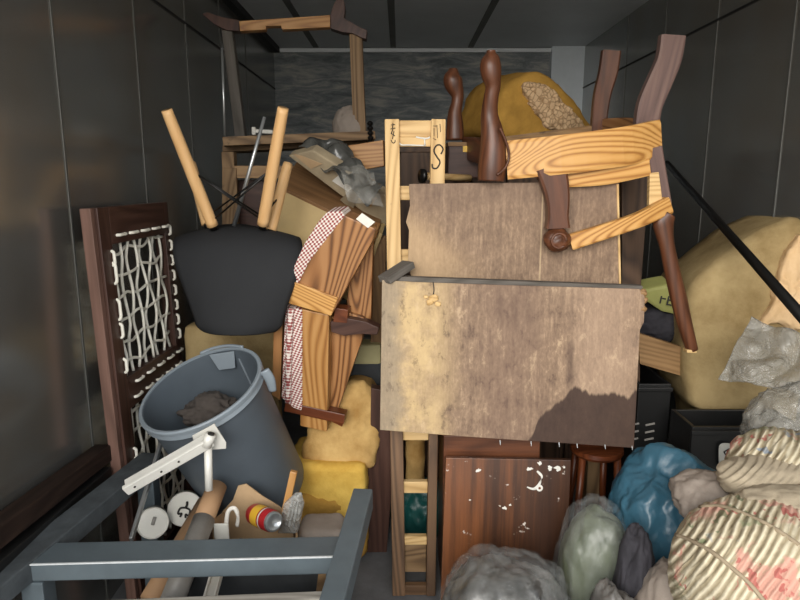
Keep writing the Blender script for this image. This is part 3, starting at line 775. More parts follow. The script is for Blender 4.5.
# ------------------------------------------------------------------ odds and ends behind the steel frame
t = thing('wooden_chest', 'low dark wooden chest under the cans and the grey bin', 'chest', (-.45, 1.8, 0))
box('body', (-.74, 1.42, 0), (-.17, 2.32, .15), 'dark_frame', t, bev=.004); box('lid', (-.745, 1.415, .15), (-.165, 2.325, .17), 'dark_frame', t, bev=.003)
def can(px, py, r, Y, label, loop):
    c = P(px, py, Y); d = V((0, 0, CAMZ))-c; d = (d.normalized()+V((.02, -.1, -.05))).normalized()
    t = thing('paint_can', label, 'can', c-V((0, 0, r)), 'white lidded cans')
    Mc = axis_frame(c, d)
    lathe('body', [(0, -.12), (r*.95, -.12), (r*.96, -.003), (0, -.003)], 'can_body', t, Mc, 36)
    lathe('lid', [(r*.9, -.012), (r, -.01), (r*1.02, .0), (r*.98, .004), (r*.9, .001), (0, .001)], 'lid_white', t, Mc, 36)
    if loop:
        bm = bmesh.new()
        sweep('', [Mc @ V((.0, .022, .004)), Mc @ V((.002, .012, .006)), Mc @ V((0, .004, .006))], .0035, None, n=6, bm=bm, Mw=Mc)
        for s in (-1, 1):
            sweep('', [Mc @ V((0, .004, .005)), Mc @ V((s*.014, .0, .005)), Mc @ V((s*.016, -.016, .005)), Mc @ V((s*.006, -.014, .005)), Mc @ V((s*.008, -.024, .005))], .003, None, n=6, bm=bm, Mw=Mc)
        finish(bm, 'key_ring', 'wire', t, Mc, smooth=True)
    else: sweep('pull_tab', [Mc @ V((0, -.005, .004)), Mc @ V((.0, .018, .005))], .005, 'tube_grey', t, n=8)
can(185, 509, .050, 1.74, 'round white can lid with dark hook mark, right of the pair below the bin', True)
can(153, 523, .044, 1.67, 'plain round white can lid, left of the pair behind the steel bar', False)
t = thing('cardboard_tube', 'long brown cardboard tube wrapped in grey plastic leaning behind steel bar', 'tube', P(190, 560, 1.4))
a, b = P(217, 486, 1.66), P(168, 612, 1.33)
sweep('core', [a, a.lerp(b, .36)], .028, 'tube_brown', t, n=24); sweep('wrapping', [a.lerp(b, .30), b], .0295, 'tube_grey', t, n=24)
sweep('bore', [a+(a-b).normalized()*.0006, a+(a-b).normalized()*.0002], .023, 'ink', t, n=24)
o = sweep('dark_tube', [P(206, 503, 1.70), P(150, 600, 1.42)], .026, 'tube_brown', n=20); tag(o, 'shaded brown tube lying just left of the wrapped cardboard tube', 'tube')
t = thing('cardboard_box', 'open cardboard box with ragged raised flaps below the grey bin', 'box', P(255, 530, 1.7))
c0 = P(222, 540, 1.58); c1 = P(288, 540, 1.58)
x0, x1 = c0.x, c1.x; yb = 1.69; zb = .172
plank('back_flap', [V((x0, yb, zb)), V((x1, yb, zb)), P(292, 520, yb), P(280, 507, yb), P(262, 496, yb), P(246, 484, yb), P(238, 486, yb), P(233, 500, yb), P(222, 512, yb)], .004, 'cardboard', t, bev=0)
plank('side_flap', [V((x0, yb, zb)), P(222, 512, yb), P(216, 520, 1.58), V((x0-.01, 1.53, zb))], .004, 'cardboard', t, bev=0)
plank('front_flap', [V((x0, 1.53, zb)), V((x1, 1.53, zb)), V((x1, 1.53, .28)), V((x0, 1.53, .28))], .004, 'cardboard', t, bev=0)
plank('side_flap', [V((x1, yb, zb)), P(292, 522, yb), P(300, 540, 1.58), V((x1+.01, 1.53, zb))], .004, 'cardboard', t, bev=0)
t = thing('drinks_can', 'red and yellow can lying in the cardboard box with its silver base showing', 'can', P(262, 523, 1.72))
cb_ = P(274, 522, 1.57); ca = P(246, 518, 1.61); dd = (cb_-ca).normalized(); L = .115
Mc = axis_frame(cb_, (dd+V((0, -.55, .12))).normalized())
lathe('body', [(.024, -L), (.029, -L+.012), (.03, -.012), (.026, -.002)], 'red', t, Mc, 32)
lathe('base', [(.029, -.012), (.0265, 0), (.022, .001), (.016, -.006), (0, -.009)], 'silver', t, Mc, 32)
lathe('label_band', [(.0304, -.082), (.0306, -.078), (.0306, -.05), (.0304, -.046)], 'yellow', t, Mc, 32)
lathe('label_stripe', [(.0304, -.040), (.0304, -.034)], 'paper', t, Mc, 32)
t = thing('plastic_tray', 'clear ribbed plastic tray leaning right of the red can', 'tray', P(288, 520, 1.7))
n_ = V((.5, 1, .4)); o_ = P(288, 515, 1.60)
plank('shell', PP([(277, 534), (283, 505), (292, 497), (298, 497), (301, 508), (296, 534)], o_, n_), .02, 'tray_clear', t, bev=.005)
for k in range(3): plank('rib', PP([(284+k*4, 527), (291+k*3, 502), (292.5+k*3, 502.5), (286+k*4, 527)], o_-V((.002, .005, 0)), n_), .003, 'tray_clear', t, bev=0)
o = beam('wood_offcut', P(285, 512, 1.66), P(294, 471, 1.67), .018, .02, 'fir_light', up=(1, 0, 0)); tag(o, 'small upright wood offcut in front of the bin right of cardboard box', 'offcut')
t = thing('white_strap', 'white looped strap with pale tag beside the red can', 'strap', P(226, 530, 1.65))
pts = [P(226, 526, 1.58), P(228, 512, 1.58), P(234, 508, 1.58), P(238, 515, 1.585), P(237, 526, 1.59)]
sweep('loop', pts, [(.004, .006)]*5, 'paper', t, n=8)
beam('tag', P(214, 532, 1.56), P(229, 532, 1.56), .006, .05, 'lid_white', t)
t = thing('white_profile', 'white plastic profile strip below the steel bar beside cardboard tube', 'strip', P(214, 575, 1.4))
a, b = P(224, 548, 1.50), P(206, 612, 1.30); beam('base_strip', a, b, .034, .006, 'lid_white', t, up=(0, -.6, 1))
for s in (-1, 1): beam('ridge', a+V((s*.012, 0, .006)), b+V((s*.012, 0, .006)), .005, .010, 'paper', t, up=(0, -.6, 1), bev=.001)
o = softbox('foam_cushion', P(322, 530, 1.70), (.13, .12, .06), 'sack_taupe', rad=.028, amp=.006, seed=4); tag(o, 'rounded greyish beige cushion right of the clear tray', 'cushion')
o = plank('timber_offcut', PP([(318, 575), (345, 570), (335, 625), (312, 625)], P(325, 590, 1.36), V((.1, 1, .3))), .03, 'shelf_wood'); tag(o, 'dull timber offcut under the right end of the steel bar', 'offcut')
o = softbox('dark_cushion', P(262, 585, 1.52), (.36, .14, .20), 'dark_cloth', rad=.04, amp=.02, seed=8); tag(o, 'dark cloth bundle in the shade below the steel cross bar', 'bundle')
# ------------------------------------------------------------------ foam on the left of the ladder
g = 'foam blocks left of the ladder'
def tilt(ax, d): return Matrix.Rotation(math.radians(d), 3, ax)
c = P(332, 428, 2.12)
def shp(p, q): return p
o = puff('foam_slab', PP([(304, 445), (318, 405), (340, 384), (362, 379), (373, 390), (380, 424), (377, 450), (370, 470), (340, 466), (304, 460)], P(340, 430, 2.07), V((.05, 1, -.25)).normalized()), .22, 'foam_tan', rad=.03, amp=.014, seed=3)
tag(o, 'tan foam slab with ragged edge, upper one beneath the check fabric arm', 'foam block', g)
o = softbox('foam_slab', P(328, 488, 2.04)+V((0, .10, 0)), (.285, .26, .20), 'foam_yellow', rad=.02, amp=.008, seed=2, rot=tilt('Z', -4)); tag(o, 'bright yellow foam block below the tan foam slab', 'foam block', g)
o = softbox('foam_slab', P(322, 560, 1.98)+V((.0, .17, 0)), (.29, .3, .26), 'foam_old', rad=.03, amp=.02, seed=6, rot=tilt('Z', 6)); o.location.z = .14
tag(o, 'brownish yellow foam block on the floor right behind the steel frame end', 'foam block', g)
o = plank('dark_timber', PP([(371, 388), (391, 392), (392, 436), (391, 500), (386, 560), (378, 594), (366, 560), (364, 500), (370, 455)], P(380, 480, 2.08), V((0, 1, .05))), .04, 'walnut', grain=(0, 0, 1)); o.data.materials.clear(); o.data.materials.append(M['dark_frame'])
tag(o, 'dark split timber standing between the foam blocks and the ladder', 'timber')
# ------------------------------------------------------------------ upholstered arm frame
t = thing('armchair_side', 'upturned wooden armchair side with red and white check upholstery', 'armchair part', P(315, 430, 2.0))
n_ = V((.12, 1, .1)).normalized(); o_ = P(330, 300, 1.95)
plank('wide_board', PP([(341, 214), (376, 229), (372, 242), (331, 316), (296, 286), (306, 260)], o_, n_), .10, 'fir', t, grain=P(330, 305, 1.95)-P(362, 222, 1.95), bev=.004)
plank('cap_board', PP([(294, 282), (338, 298), (331, 316), (287, 303)], o_-n_*.008, n_), .13, 'pine_warm', t, bev=.003)
plank('upright_board', PP([(301, 309), (329, 315), (327, 432), (300, 426)], o_+n_*.01, n_), .09, 'fir_light', t, grain=(0, 0, 1), bev=.004)
plank('upper_fabric', PP([(318, 222), (327, 212), (341, 211), (345, 216), (326, 240), (309, 262), (299, 283), (292, 284), (294, 266), (304, 244)], o_-n_*.002, n_), .11, 'check', t, bev=.006)
plank('lower_fabric', PP([(285, 306), (302, 310), (302, 412), (293, 408), (281, 398)], o_+n_*.004, n_), .09, 'check', t, bev=.007)
sweep('fabric_roll', PP([(291, 308), (289, 350), (288, 402)], o_, n_), .011, 'check', t, n=10)
plank('outer_board', PP([(274, 310), (283, 308), (280, 400), (272, 395)], o_+n_*.03, n_), .06, 'fir', t, grain=(0, 0, 1))
plank('brace_board', PP([(346, 312), (364, 318), (362, 340), (336, 415), (328, 412), (329, 318)], o_+n_*.06, n_), .04, 'fir', t, grain=(0, 0, 1))
plank('rear_board', PP([(356, 240), (373, 232), (371, 320), (350, 322), (347, 300)], o_+n_*.08, n_), .03, 'fir', t, grain=(0, 0, 1))
beam('foot_rail', PP([(284, 408)], o_, n_)[0]+n_*.03, PP([(344, 421)], o_, n_)[0]+n_*.03, .05, .035, 'mahogany', t)
plank('corner_bracket', PP([(330, 322), (345, 318), (366, 322), (379, 328), (377, 335), (362, 334), (344, 336), (331, 332)], o_+n_*.03, n_), .04, 'dark_frame', t)
plank('end_block', PP([(335, 308), (348, 310), (347, 323), (333, 322)], o_+n_*.028, n_), .05, 'mahogany', t)
plank('paper_sticker', PP([(356, 219), (362, 213), (375, 222), (368, 228)], o_-n_*.003, n_), .002, 'paper', t, bev=0)
plank('end_grain', PP([(334, 412), (345, 417), (342, 427), (332, 422)], o_+n_*.03, n_), .02, 'mahogany', t)
o = plank('pale_post', PP([(372, 236), (386, 236), (384, 378), (370, 378)], V((0, 2.30, 1)), V((0, 1, 0))), .03, 'pine_aged', grain=(0, 0, 1)); 
o.data.materials.clear(); o.data.materials.append(M['pine_aged'])
tag(o, 'pale upright post left of the ladder behind the armchair side', 'post')
for (a, b_, c, d), mt_, lb in (((352, 345, 381, 366), 'label_green', 'faded olive cloth stack in the gap above the tan foam slab'), ((350, 362, 382, 386), 'dark_cloth', 'dark blue grey cloth stack just above the tan foam slab')):
    q0, q1 = P(a, d, 2.26), P(c, b_, 2.26); o = box('folded_cloth', q0, q1+V((0, .1, 0)), mt_, bev=.012); tag(o, lb, 'cloth')
o = softbox('foam_pad', V((P(235, 350, 2.28).x, 2.26, .4975)), (.34, .10, .645), 'foam_olive', rad=.03, amp=.006, seed=7); tag(o, 'tan foam pad between the black chair back and the grey bin', 'foam block')

# ------------------------------------------------------------------ ladder rack
t = thing('bunk_ladder', 'tall pale pine ladder standing upright behind the plywood panels', 'ladder', (0, 1.9, 0))
la, lb_ = PZ(399, 592, 0), P(392, 121, 2.10)
ra = V((la.x+.104, la.y, 0)); rb = V((P(438, 121, 2.10).x, lb_.y, lb_.z))
upy = V((0, 1, .08))
def lad(a, b, f): return a.lerp(b, f)
beam('rail', la, lad(la, lb_, .5), .042, .055, 'pine_brown', t, up=upy); beam('rail', ra, lad(ra, rb, .5), .03, .055, 'pine_brown', t, up=upy)
beam('rail', lad(la, lb_, .5), lb_, .046, .055, 'pine', t, up=upy); beam('rail', lad(ra, rb, .5), rb, .046, .055, 'pine', t, up=upy)
H1 = lb_.z
def rung(py, hh, dy=0, mat='pine'):
    f = None
    z = PP([(410, py)], la, V((0, 1, -(lb_.y-la.y)/H1)).normalized())[0].z; f = z/H1
    p, q = lad(la, lb_, f), lad(ra, rb, f); beam('rung', p+V((.02, dy, 0)), q+V((-.015, dy, 0)), .022, hh, mat, t)
for py, hh in ((129, .052), (142, .03), (193, .045), (256, .045)): rung(py, hh)
for py, hh in ((434, .035), (486, .04), (539, .03)): rung(py, hh, 0, 'pine')
rung(586, .035, -.012, 'pine_brown'); rung(562, .10, .03, 'shelf_wood')
bm = bmesh.new(); q = P(439, 156, 2.0)
sp = [(432, 164), (433, 168), (437, 168), (440, 162), (437, 157), (434, 151), (436, 146), (440, 145), (443, 149), (441, 154)]
bm.free()
rd = (lb_-la).normalized(); ln_ = V((0, rd.z, -rd.y)).normalized(); lo_ = lb_-ln_*.029
sweep('hook_mark', PP(sp, lo_, ln_), .0024, 'ink', t, n=8)
for st in ([(391, 125), (395, 124.5)], [(393, 123), (392.5, 128)], [(390.5, 129), (395.5, 128)], [(393, 129), (391, 134)], [(391, 133), (395, 136)], [(394, 131), (392.5, 139)], [(391, 140), (393, 143), (395, 142), (395, 140)]):
    sweep('brush_mark', PP(st, lo_, ln_), .0013, 'ink', t, n=6)
for st in ([(433, 126), (437, 126)], [(434, 128), (434, 136)], [(437, 125), (437.5, 138)], [(440, 124), (440.5, 132)], [(433, 138), (436, 140)]):
    sweep('brush_mark', PP(st, lo_, ln_), .0009, 'ink', t, n=6)
dr = PP([(400, 144)], P(410, 140, 2.105), ln_)[0]
for st, r_ in (([(399, 143), (402, 145), (408, 145), (424, 145.5)], .0025), ([(416, 137), (421, 138), (427, 138.5), (430, 137)], .003), ([(424.5, 138), (425, 146)], .0025)):
    sweep('paint_drip', PP(st, lb_-ln_*.0125, ln_), r_, 'paper', t, n=6)
# things glimpsed through the ladder
o = softbox('foam_curve', P(415, 458, 2.2), (.07, .08, .25), 'foam_tan', rad=.03, amp=.006, seed=3); tag(o, 'pale foam end seen between the lower ladder rungs', 'foam block')
o = bag('teal_bag', P(424, 512, 2.28), (.12, .09, .13), 'teal_bag', seed=2, fold=.15); tag(o, 'dark teal plastic bag seen between the lower ladder rungs', 'bag')
# ------------------------------------------------------------------ boards
t = thing('low_cabinet', 'dark brown low cabinet behind the paint spotted board', 'cabinet', (.27, 1.95, 0))
cx0, cx1 = P(443, 440, 1.9).x, P(541, 440, 1.86).x
box('carcass', (cx0, 1.868, 0), (cx1, 2.10, .55), 'walnut', t, bev=.003); box('top', (cx0-.004, 1.862, .55), (cx1+.004, 2.10, .57), 'walnut', t, bev=.003)
t = thing('spotted_board', 'dark reddish brown board spotted with white paint leaning below the plywood', 'board', (.25, 1.78, 0))
a, b = P(446, 458, 1.825), P(571, 460, 1.835)
bl_, br_ = V((PZ(441, 592, .09).x, 1.765, .002)), V((P(566, 585, 1.77).x, 1.77, .002))
bd = plank('panel', [a, b, br_, bl_], .02, 'stained_board', t, bev=.002, grain=b-a)
n0 = (b-a).cross(bl_-a).normalized(); n0 = n0 if n0.y < 0 else -n0
pl = lambda pts: PP(pts, a+n0*.0012, n0)
sweep('hook_mark', pl([(537, 471), (541, 476), (540, 484), (534, 489), (527, 487)]), [(.0015, .003), (.001, .006), (.001, .007), (.001, .005), (.001, .002)], 'paper', bd, n=8, up=None)
q = pl([(539.5, 488)])[0]; lathe('washer', [(0, 0), (.0105, 0), (.0105, .002), (0, .002)], 'paper', bd, axis_frame(q-n0*.001, n0), 20); lathe('washer_hole', [(0, 0), (.004, 0), (.004, .0026), (0, .0026)], 'mahogany', bd, axis_frame(q-n0*.001, n0), 14)
rr = random.Random(5)
def blotch(px, py, r):
    bm = bmesh.new(); q = pl([(px, py)])[0]; vs = []; n = 11
    ux = (b-a).normalized(); uy = n0.cross(ux)
    for k in range(n):
        an = 2*math.pi*k/n; rr_ = r*rr.uniform(.35, 1.2); vs.append(bm.verts.new(q+ux*math.cos(an)*rr_*1.4+uy*math.sin(an)*rr_-q))
    c_ = bm.verts.new(n0*.0008)
    for k in range(n): bm.faces.new((c_, vs[k], vs[(k+1) % n]))
    finish(bm, 'paint_spot', 'paper', bd, Matrix.Translation(q))
for px, py, r in ((558, 469, .012), (550, 468, .010), (564, 467, .008), (530, 469, .007), (540, 463, .008), (479, 470, .006), (478, 471, .005), (524, 554, .009), (521, 553, .006), (535, 560, .010), (538, 563, .012), (541, 556, .006), (536, 552, .005), (548, 565, .008), (553, 566, .009), (559, 563, .006), (513, 567, .009), (517, 566, .005), (541, 514, .007), (543, 517, .005), (519, 527, .004), (514, 534, .003), (558, 546, .005), (505, 508, .006), (510, 505, .004), (500, 506, .003), (545, 535, .004), (490, 553, .003), (470, 500, .003), (550, 572, .006), (560, 574, .005)): blotch(px, py, r)
# front plywood panel
t = thing('plywood_panel', 'large plywood panel darker at the lower right, front one of the two', 'panel', P(510, 445, 1.83), 'stained plywood panels')
o_ = P(510, 440, 1.795); n_ = V((.02, 1, -.12)).normalized()
fpan = PP([(382, 280), (415, 282), (500, 285), (640, 289), (645, 297), (644, 322), (640, 330), (634, 448), (560, 443), (470, 437), (380, 430)], o_, n_)
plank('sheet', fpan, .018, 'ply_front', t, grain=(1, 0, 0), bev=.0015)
ee = PP([(383, 279), (645, 289)], o_, n_)
beam('top_batten', ee[0]+n_*.034, ee[1]+n_*.034, .03, .02, 'grey_wood', t, bev=.002)
bm = bmesh.new()
sweep('crack', PP([(433, 282), (434, 290), (433, 296)], o_-n_*.0006, n_), [(.0016, .0016)]*3, 'ink', t, n=6)
for k, (px, py, r) in enumerate(((434, 298, .012), (430, 302, .010), (438, 304, .008), (426, 297, .006))): bag('torn_splinter', PP([(px, py)], o_-n_*.001, n_)[0], (r, r*.35, r*.8), 'pine', t, seed=k+3, amp=.4, fold=.3, sub=3, zmin=-9)
for k, (px, py, r) in enumerate(((643, 293, .010), (645, 300, .008), (643, 309, .009))): bag('torn_corner', PP([(px, py)], o_+n_*.006, n_)[0], (r, r*.7, r), 'pine_aged', t, seed=k+9, amp=.4, fold=.3, sub=3, zmin=-9)
for k, px in enumerate((500, 531, 559, 577, 605, 632)): sweep('staple', PP([(px, 440+k*1.2), (px+.4, 445+k*1.0)], o_-n_*.001, n_), .0012, 'edge_white', t, n=6)
# rear plywood panel
t = thing('plywood_panel', 'smaller plywood panel with painted shade, rear one under the upturned chair frame', 'panel', P(510, 440, 1.90), 'stained plywood panels')
o_ = P(510, 240, 1.965); n_ = V((.0, 1, -.02)).normalized()
low = [(623, 440), (410, 440)]
plank('sheet', PP([(409, 184), (470, 183), (618, 182), (620, 287), (623, 430), (406, 425), (407, 287), (411, 276), (408, 262), (409, 230), (406, 222), (410, 206)], o_, n_), .016, 'ply_back', t, grain=(1, 0, 0), bev=.0015)
e0, e1 = PP([(617.5, 184), (620, 287)], o_-n_*.001, n_); beam('edge_strip', e0, e1, .006, .004, 'pine', t, up=n_, bev=0)
o = beam('wood_offcut', P(384, 280, 1.86), P(409, 264, 1.93), .05, .022, 'grey_wood'); tag(o, 'short grey slat poking out left between the two plywood panels', 'slat')
# plank behind the panel's right side
o = plank('dark_board', PP([(622, 175), (650, 168), (640, 300), (640, 400), (615, 400), (622, 300)], V((0, 2.2, 1)), V((.0, 1, -.05))), .03, 'brown_board', grain=(1, 0, 0)); tag(o, 'dark upright board just right of the rear plywood panel', 'board')

# ------------------------------------------------------------------ upturned armchair frame
t = thing('chair_frame', 'upturned armchair frame with dark carved legs and pale seat rails', 'chair', P(570, 183, 2.0))
n_ = V((-.06, 1, 0)).normalized(); o_ = P(508, 160, 1.955)
# seat rails
fa = catmull([P(507, 160.5, 1.955), P(560, 155, 1.925), P(620, 147, 1.94), P(657, 139, 2.0)], 5)
bm = bmesh.new()
sweep('front_rail', [V(p) for p in fa], [(.018, .057)]*len(fa), 'pine_warm', t, cross='sq', sub=1, up=(0, 0, 1))
sweep('rear_rail', [P(470, 150, 2.38), P(540, 143, 2.42), P(606, 132, 2.44)], [(.014, .032)]*3, 'pine_aged', t, cross='sq', up=(0, 0, 1))
sweep('side_rail', [P(497, 160, 1.985), P(478, 150, 2.2), P(466, 148, 2.38)], [(.015, .04)]*3, 'walnut', t, cross='sq', up=(0, 0, 1))
sweep('side_rail', [P(655, 136, 2.01), P(630, 130, 2.22), P(604, 130, 2.43)], [(.015, .04)]*3, 'fir', t, cross='sq', up=(0, 0, 1))
def cab(pts, Y, k, mat='walnut'):
    return sweep('cabriole_leg', [P(x, y, Y+dy) for x, y, dy, r in pts], [(r*k, r*k*.9) for x, y, dy, r in pts], mat, t, n=16, sub=6)
cab([(491, 181, 0, .040), (492, 168, 0, .043), (493, 150, .0, .041), (492, 132, .0, .034), (489.5, 115, .0, .026), (491, 98, -.01, .022), (493, 86, -.015, .0225), (491.5, 76, -.02, .029), (490.5, 66, -.02, .031), (491, 58, -.02, .025), (491, 53, -.02, .014), (491, 50.5, -.02, .013)], 1.955, 1.0)
sweep('leg_carving', [P(500, 128, 1.915), P(506, 142, 1.92), P(509, 156, 1.925), P(505, 168, 1.92), P(497, 175, 1.915)], .004, 'walnut', t, n=8)
cab([(455, 140, 0, .035), (455, 126, 0, .032), (455, 113, .0, .026), (457, 103, 0, .022), (457.5, 95, 0, .024), (454, 85, 0, .034), (452.5, 78, 0, .034), (453, 72, 0, .022), (453, 68.5, 0, .015)], 2.38, .97)
def sabre(pts, Y, mat, w=.017):
    return sweep('sabre_leg', [P(x, y, Y) for x, y, h in pts], [(h, w) for x, y, h in pts], mat, t, cross='sq', sub=6, up=(0, 1, 0))
sabre([(672, 36, .037), (668, 60, .036), (658, 84, .037), (649, 106, .037), (646, 128, .036), (648, 142, .036)], 2.02, 'walnut_bare')
sabre([(611, 51, .033), (608, 72, .033), (602, 95, .03), (599, 118, .028), (598, 140, .028)], 2.43, 'walnut')
# the back, hanging down in front of the rear panel
bp_ = [(549, 166, .045), (554, 182, .040), (557, 200, .034), (557, 216, .031), (557, 228, .036)]
sweep('arm_post', [P(x, y, 1.935) for x, y, r in bp_], [(.020, r) if False else (r*1.0, .022) for x, y, r in bp_], 'walnut', t, cross='sq', sub=5, up=(0, 1, 0))
kb = P(557, 240, 1.92)
knob = bag('carved_knob', kb, (.038, .03, .034), 'walnut', t, seed=6, amp=.12, fold=.16, sub=4, zmin=-9)
sweep('carved_ring', [kb+V((.022*math.cos(a_), -.026, .022*math.sin(a_))) for a_ in [k*math.pi/4 for k in range(8)]], .005, 'walnut', t, n=8)
sweep('upper_rail', [P(566, 178.5, 1.95), P(605, 176, 1.955), P(648, 167, 1.97)], [(.013, .026)]*3, 'pine_warm', t, cross='sq', up=(0, 0, 1))
sweep('lower_rail', [P(570, 242, 1.935), P(605, 231, 1.925), P(640, 219, 1.93), P(668, 205, 1.955)], [(.016, .0245), (.016, .023), (.016, .022), (.016, .026)], 'pine_warm', t, cross='sq', up=(0, 0, 1))
bk = [(652, 148, .026), (657, 175, .024), (663, 205, .022)]
sweep('back_post', [P(x, y, 1.985) for x, y, r in bk], [(r, .018) for x, y, r in bk], 'walnut_bare', t, cross='sq', up=(0, 1, 0))
plank('corner_block', PP([(650, 173), (659, 172), (663, 204), (649, 206)], P(656, 190, 1.955), V((0, 1, 0))), .02, 'pine', t)
sc_ = [(669, 214, .018), (664, 222, .027), (664, 230, .024), (667, 246, .019), (672, 270, .020), (679, 300, .021), (685, 325, .019), (692, 350, .015)]
sweep('scroll_arm', [P(x, y, 1.95) for x, y, r in sc_], [(r*1.22, .02) for x, y, r in sc_], 'walnut', t, n=14, sub=6, up=(0, 1, 0))
plank('foot_glide', PP([(687, 350), (697, 350), (697, 353), (687, 353)], P(692, 350, 1.932), V((0, 1, 0))), .03, 'pine', t)

# ------------------------------------------------------------------ foam at the top right
t = thing('foam_bolster', 'yellow brown foam block with torn end, up by the rear wall', 'foam block', P(545, 130, 3.0))
n_ = V((-.35, 1, .1)).normalized(); o_ = P(550, 110, 2.8)
puff('block', PP([(497, 140), (499, 108), (508, 88), (524, 76), (538, 71), (552, 76), (572, 94), (590, 118), (596, 140)], o_, n_), .4, 'foam_old', t, rad=.05, amp=.008, seed=4)
puff('torn_end', PP([(524, 86), (532, 82), (548, 86), (562, 100), (578, 116), (588, 131), (572, 133), (552, 130), (540, 118), (530, 102)], o_-n_*.025, n_), .03, 'torn_foam', t, rad=.012, amp=.012, seed=5, ns=30)
# ------------------------------------------------------------------ right side
t = thing('foam_mattress', 'big folded yellow foam mattress bulging against right wall', 'mattress', P(745, 412, 2.0))
n_ = V((.12, 1, -.05)).normalized(); o_ = P(745, 320, 2.08)
out = PP([(686, 312), (689, 294), (698, 280), (716, 264), (738, 247), (762, 231), (785, 221), (800, 217), (812, 230), (814, 300), (812, 405), (812, 553), (740, 553), (714, 550), (710, 440), (702, 414), (690, 404), (686, 375)], o_, n_)
mt = puff('mattress_body', out, .45, 'foam_olive', t, rad=.05, amp=.008, bulge=.012, seed=8, ns=4, smooth_n=4, nres=140, xmax=1.355)
te = puff('torn_face', PP([(775, 300), (784, 262), (798, 240), (803, 244), (803, 330), (778, 322), (762, 330), (765, 318)], o_-n_*.035, n_), .05, 'foam_pink', t, rad=.015, amp=.01, seed=5, ns=20, smooth_n=3)
te['label'] = 'paler torn foam face'
o = sweep('black_pole', [P(667, 163, 2.9), P(842, 362, 1.4)], [.0125, .0155], 'black_metal', n=18); tag(o, 'long black pole slanting down across the right wall and foam mattress', 'pole')
# crates
def crate(name, lo, hi, label, mt_='black_plastic', slots=True):
    lo, hi = V(lo), V(hi)
    t = thing(name, label, 'crate', ((lo.x+hi.x)/2, (lo.y+hi.y)/2, lo.z), 'black plastic crates')
    th = .012
    box('front_wall', (lo.x, lo.y, lo.z), (hi.x, lo.y+th, hi.z), mt_, t); box('rear_wall', (lo.x, hi.y-th, lo.z), (hi.x, hi.y, hi.z), mt_, t)
    box('side_wall', (lo.x, lo.y+th, lo.z), (lo.x+th, hi.y-th, hi.z), mt_, t); box('side_wall', (hi.x-th, lo.y+th, lo.z), (hi.x, hi.y-th, hi.z), mt_, t)
    box('bottom', (lo.x+th, lo.y+th, lo.z), (hi.x-th, hi.y-th, lo.z+th), mt_, t)
    for f_ in (.62, .97):
        z = lo.z+(hi.z-lo.z)*f_; box('rib', (lo.x-.004, lo.y-.008, z-.008), (hi.x+.004, lo.y, z+.008), mt_, t)
    if slots:
        for r_ in range(3):
            for c_ in range(2):
                x = hi.x-.12+c_*.055; z = hi.z-.15-r_*.028
                beam('slot', V((x-.016, lo.y-.0005, z-.003)), V((x+.016, lo.y-.0005, z+.004)), .004, .007, 'tube_grey', t, bev=.001)
    return t
q0 = P(638, 400, 2.12); q1 = P(700, 385, 2.12)
crate('plastic_crate', (q0.x, 2.12, .0), (.955, 2.5, P(660, 384, 2.12).z), 'black slotted plastic crate behind the blue bag')
q0 = P(694, 412, 1.86); q1 = P(812, 412, 1.86)
ct = crate('plastic_crate', (q0.x, 1.86, .0), (q1.x-.02, 2.02, P(700, 427, 1.86).z), 'black plastic crate with white oval tag under the foam mattress', slots=False)
tp = PP([(721, 470), (719, 450), (722, 444), (731, 444), (736, 448), (735, 470)], V((0, 1.845, .4)), V((0, 1, 0)))
tg = plank('oval_tag', tp, .004, 'lid_white', ct, bev=.001, smooth_n=3); tg['label'] = 'white rounded tag'
sweep('tag_mark', PP([(724, 452), (730, 449), (733, 453), (728, 457), (724, 452)], V((0, 1.842, .4)), V((0, 1, 0))), .002, 'ink', tg, n=6)
sweep('tag_mark', PP([(725, 461), (731, 460), (732, 464)], V((0, 1.842, .4)), V((0, 1, 0))), .002, 'ink', tg, n=6)
o = plank('pale_plank', PP([(638, 333), (688, 349), (688, 378), (640, 364)], V((0, 2.14, .8)), V((0, 1, 0))), .03, 'pine_aged'); tag(o, 'pale plank end between front plywood panel and foam mattress', 'plank')
t = thing('printed_sack', 'yellow green printed sack tucked behind the dark scroll arm', 'sack', P(660, 300, 2.25))
plank('cloth', PP([(642, 290), (672, 284), (684, 300), (680, 316), (662, 312), (644, 300)], V((0, 2.22, .9)), V((0, 1, .2))), .10, 'sack_olive', t, bev=.012)
q = P(664, 300, 2.2)+V((0, -.012, 0))
letters('lettering', 'FE', .055, 'ink', t, Matrix.Translation(PP([(666, 300)], V((0, 2.218, .9)), V((0, 1, .2)))[0]+V((0, -.003, 0))) @ Matrix.Rotation(math.radians(80), 4, 'X') @ Matrix.Rotation(math.radians(-12), 4, 'Z'))
o = bag('dark_bundle', P(656, 324, 2.32), (.11, .09, .07), 'black_cloth', seed=12, fold=.2); tag(o, 'dark cloth bundle under the printed sack', 'bundle')
# plastic sheets
o = sheet('plastic_sheet', [P(752, 316, 1.83), P(822, 340, 1.72), P(822, 400, 1.62), P(718, 377, 1.76)], 'sheet_plastic', amp=.03, seed=3, nu=46, nv=30); tag(o, 'crumpled clear plastic sheet draped over the foam mattress', 'plastic sheet')
o = bag('plastic_bag', P(795, 428, 1.62), (.125, .09, .11), 'sheet_plastic', seed=4, fold=.16, amp=.2); tag(o, 'clear plastic bag on top of the floral bedding', 'bag')
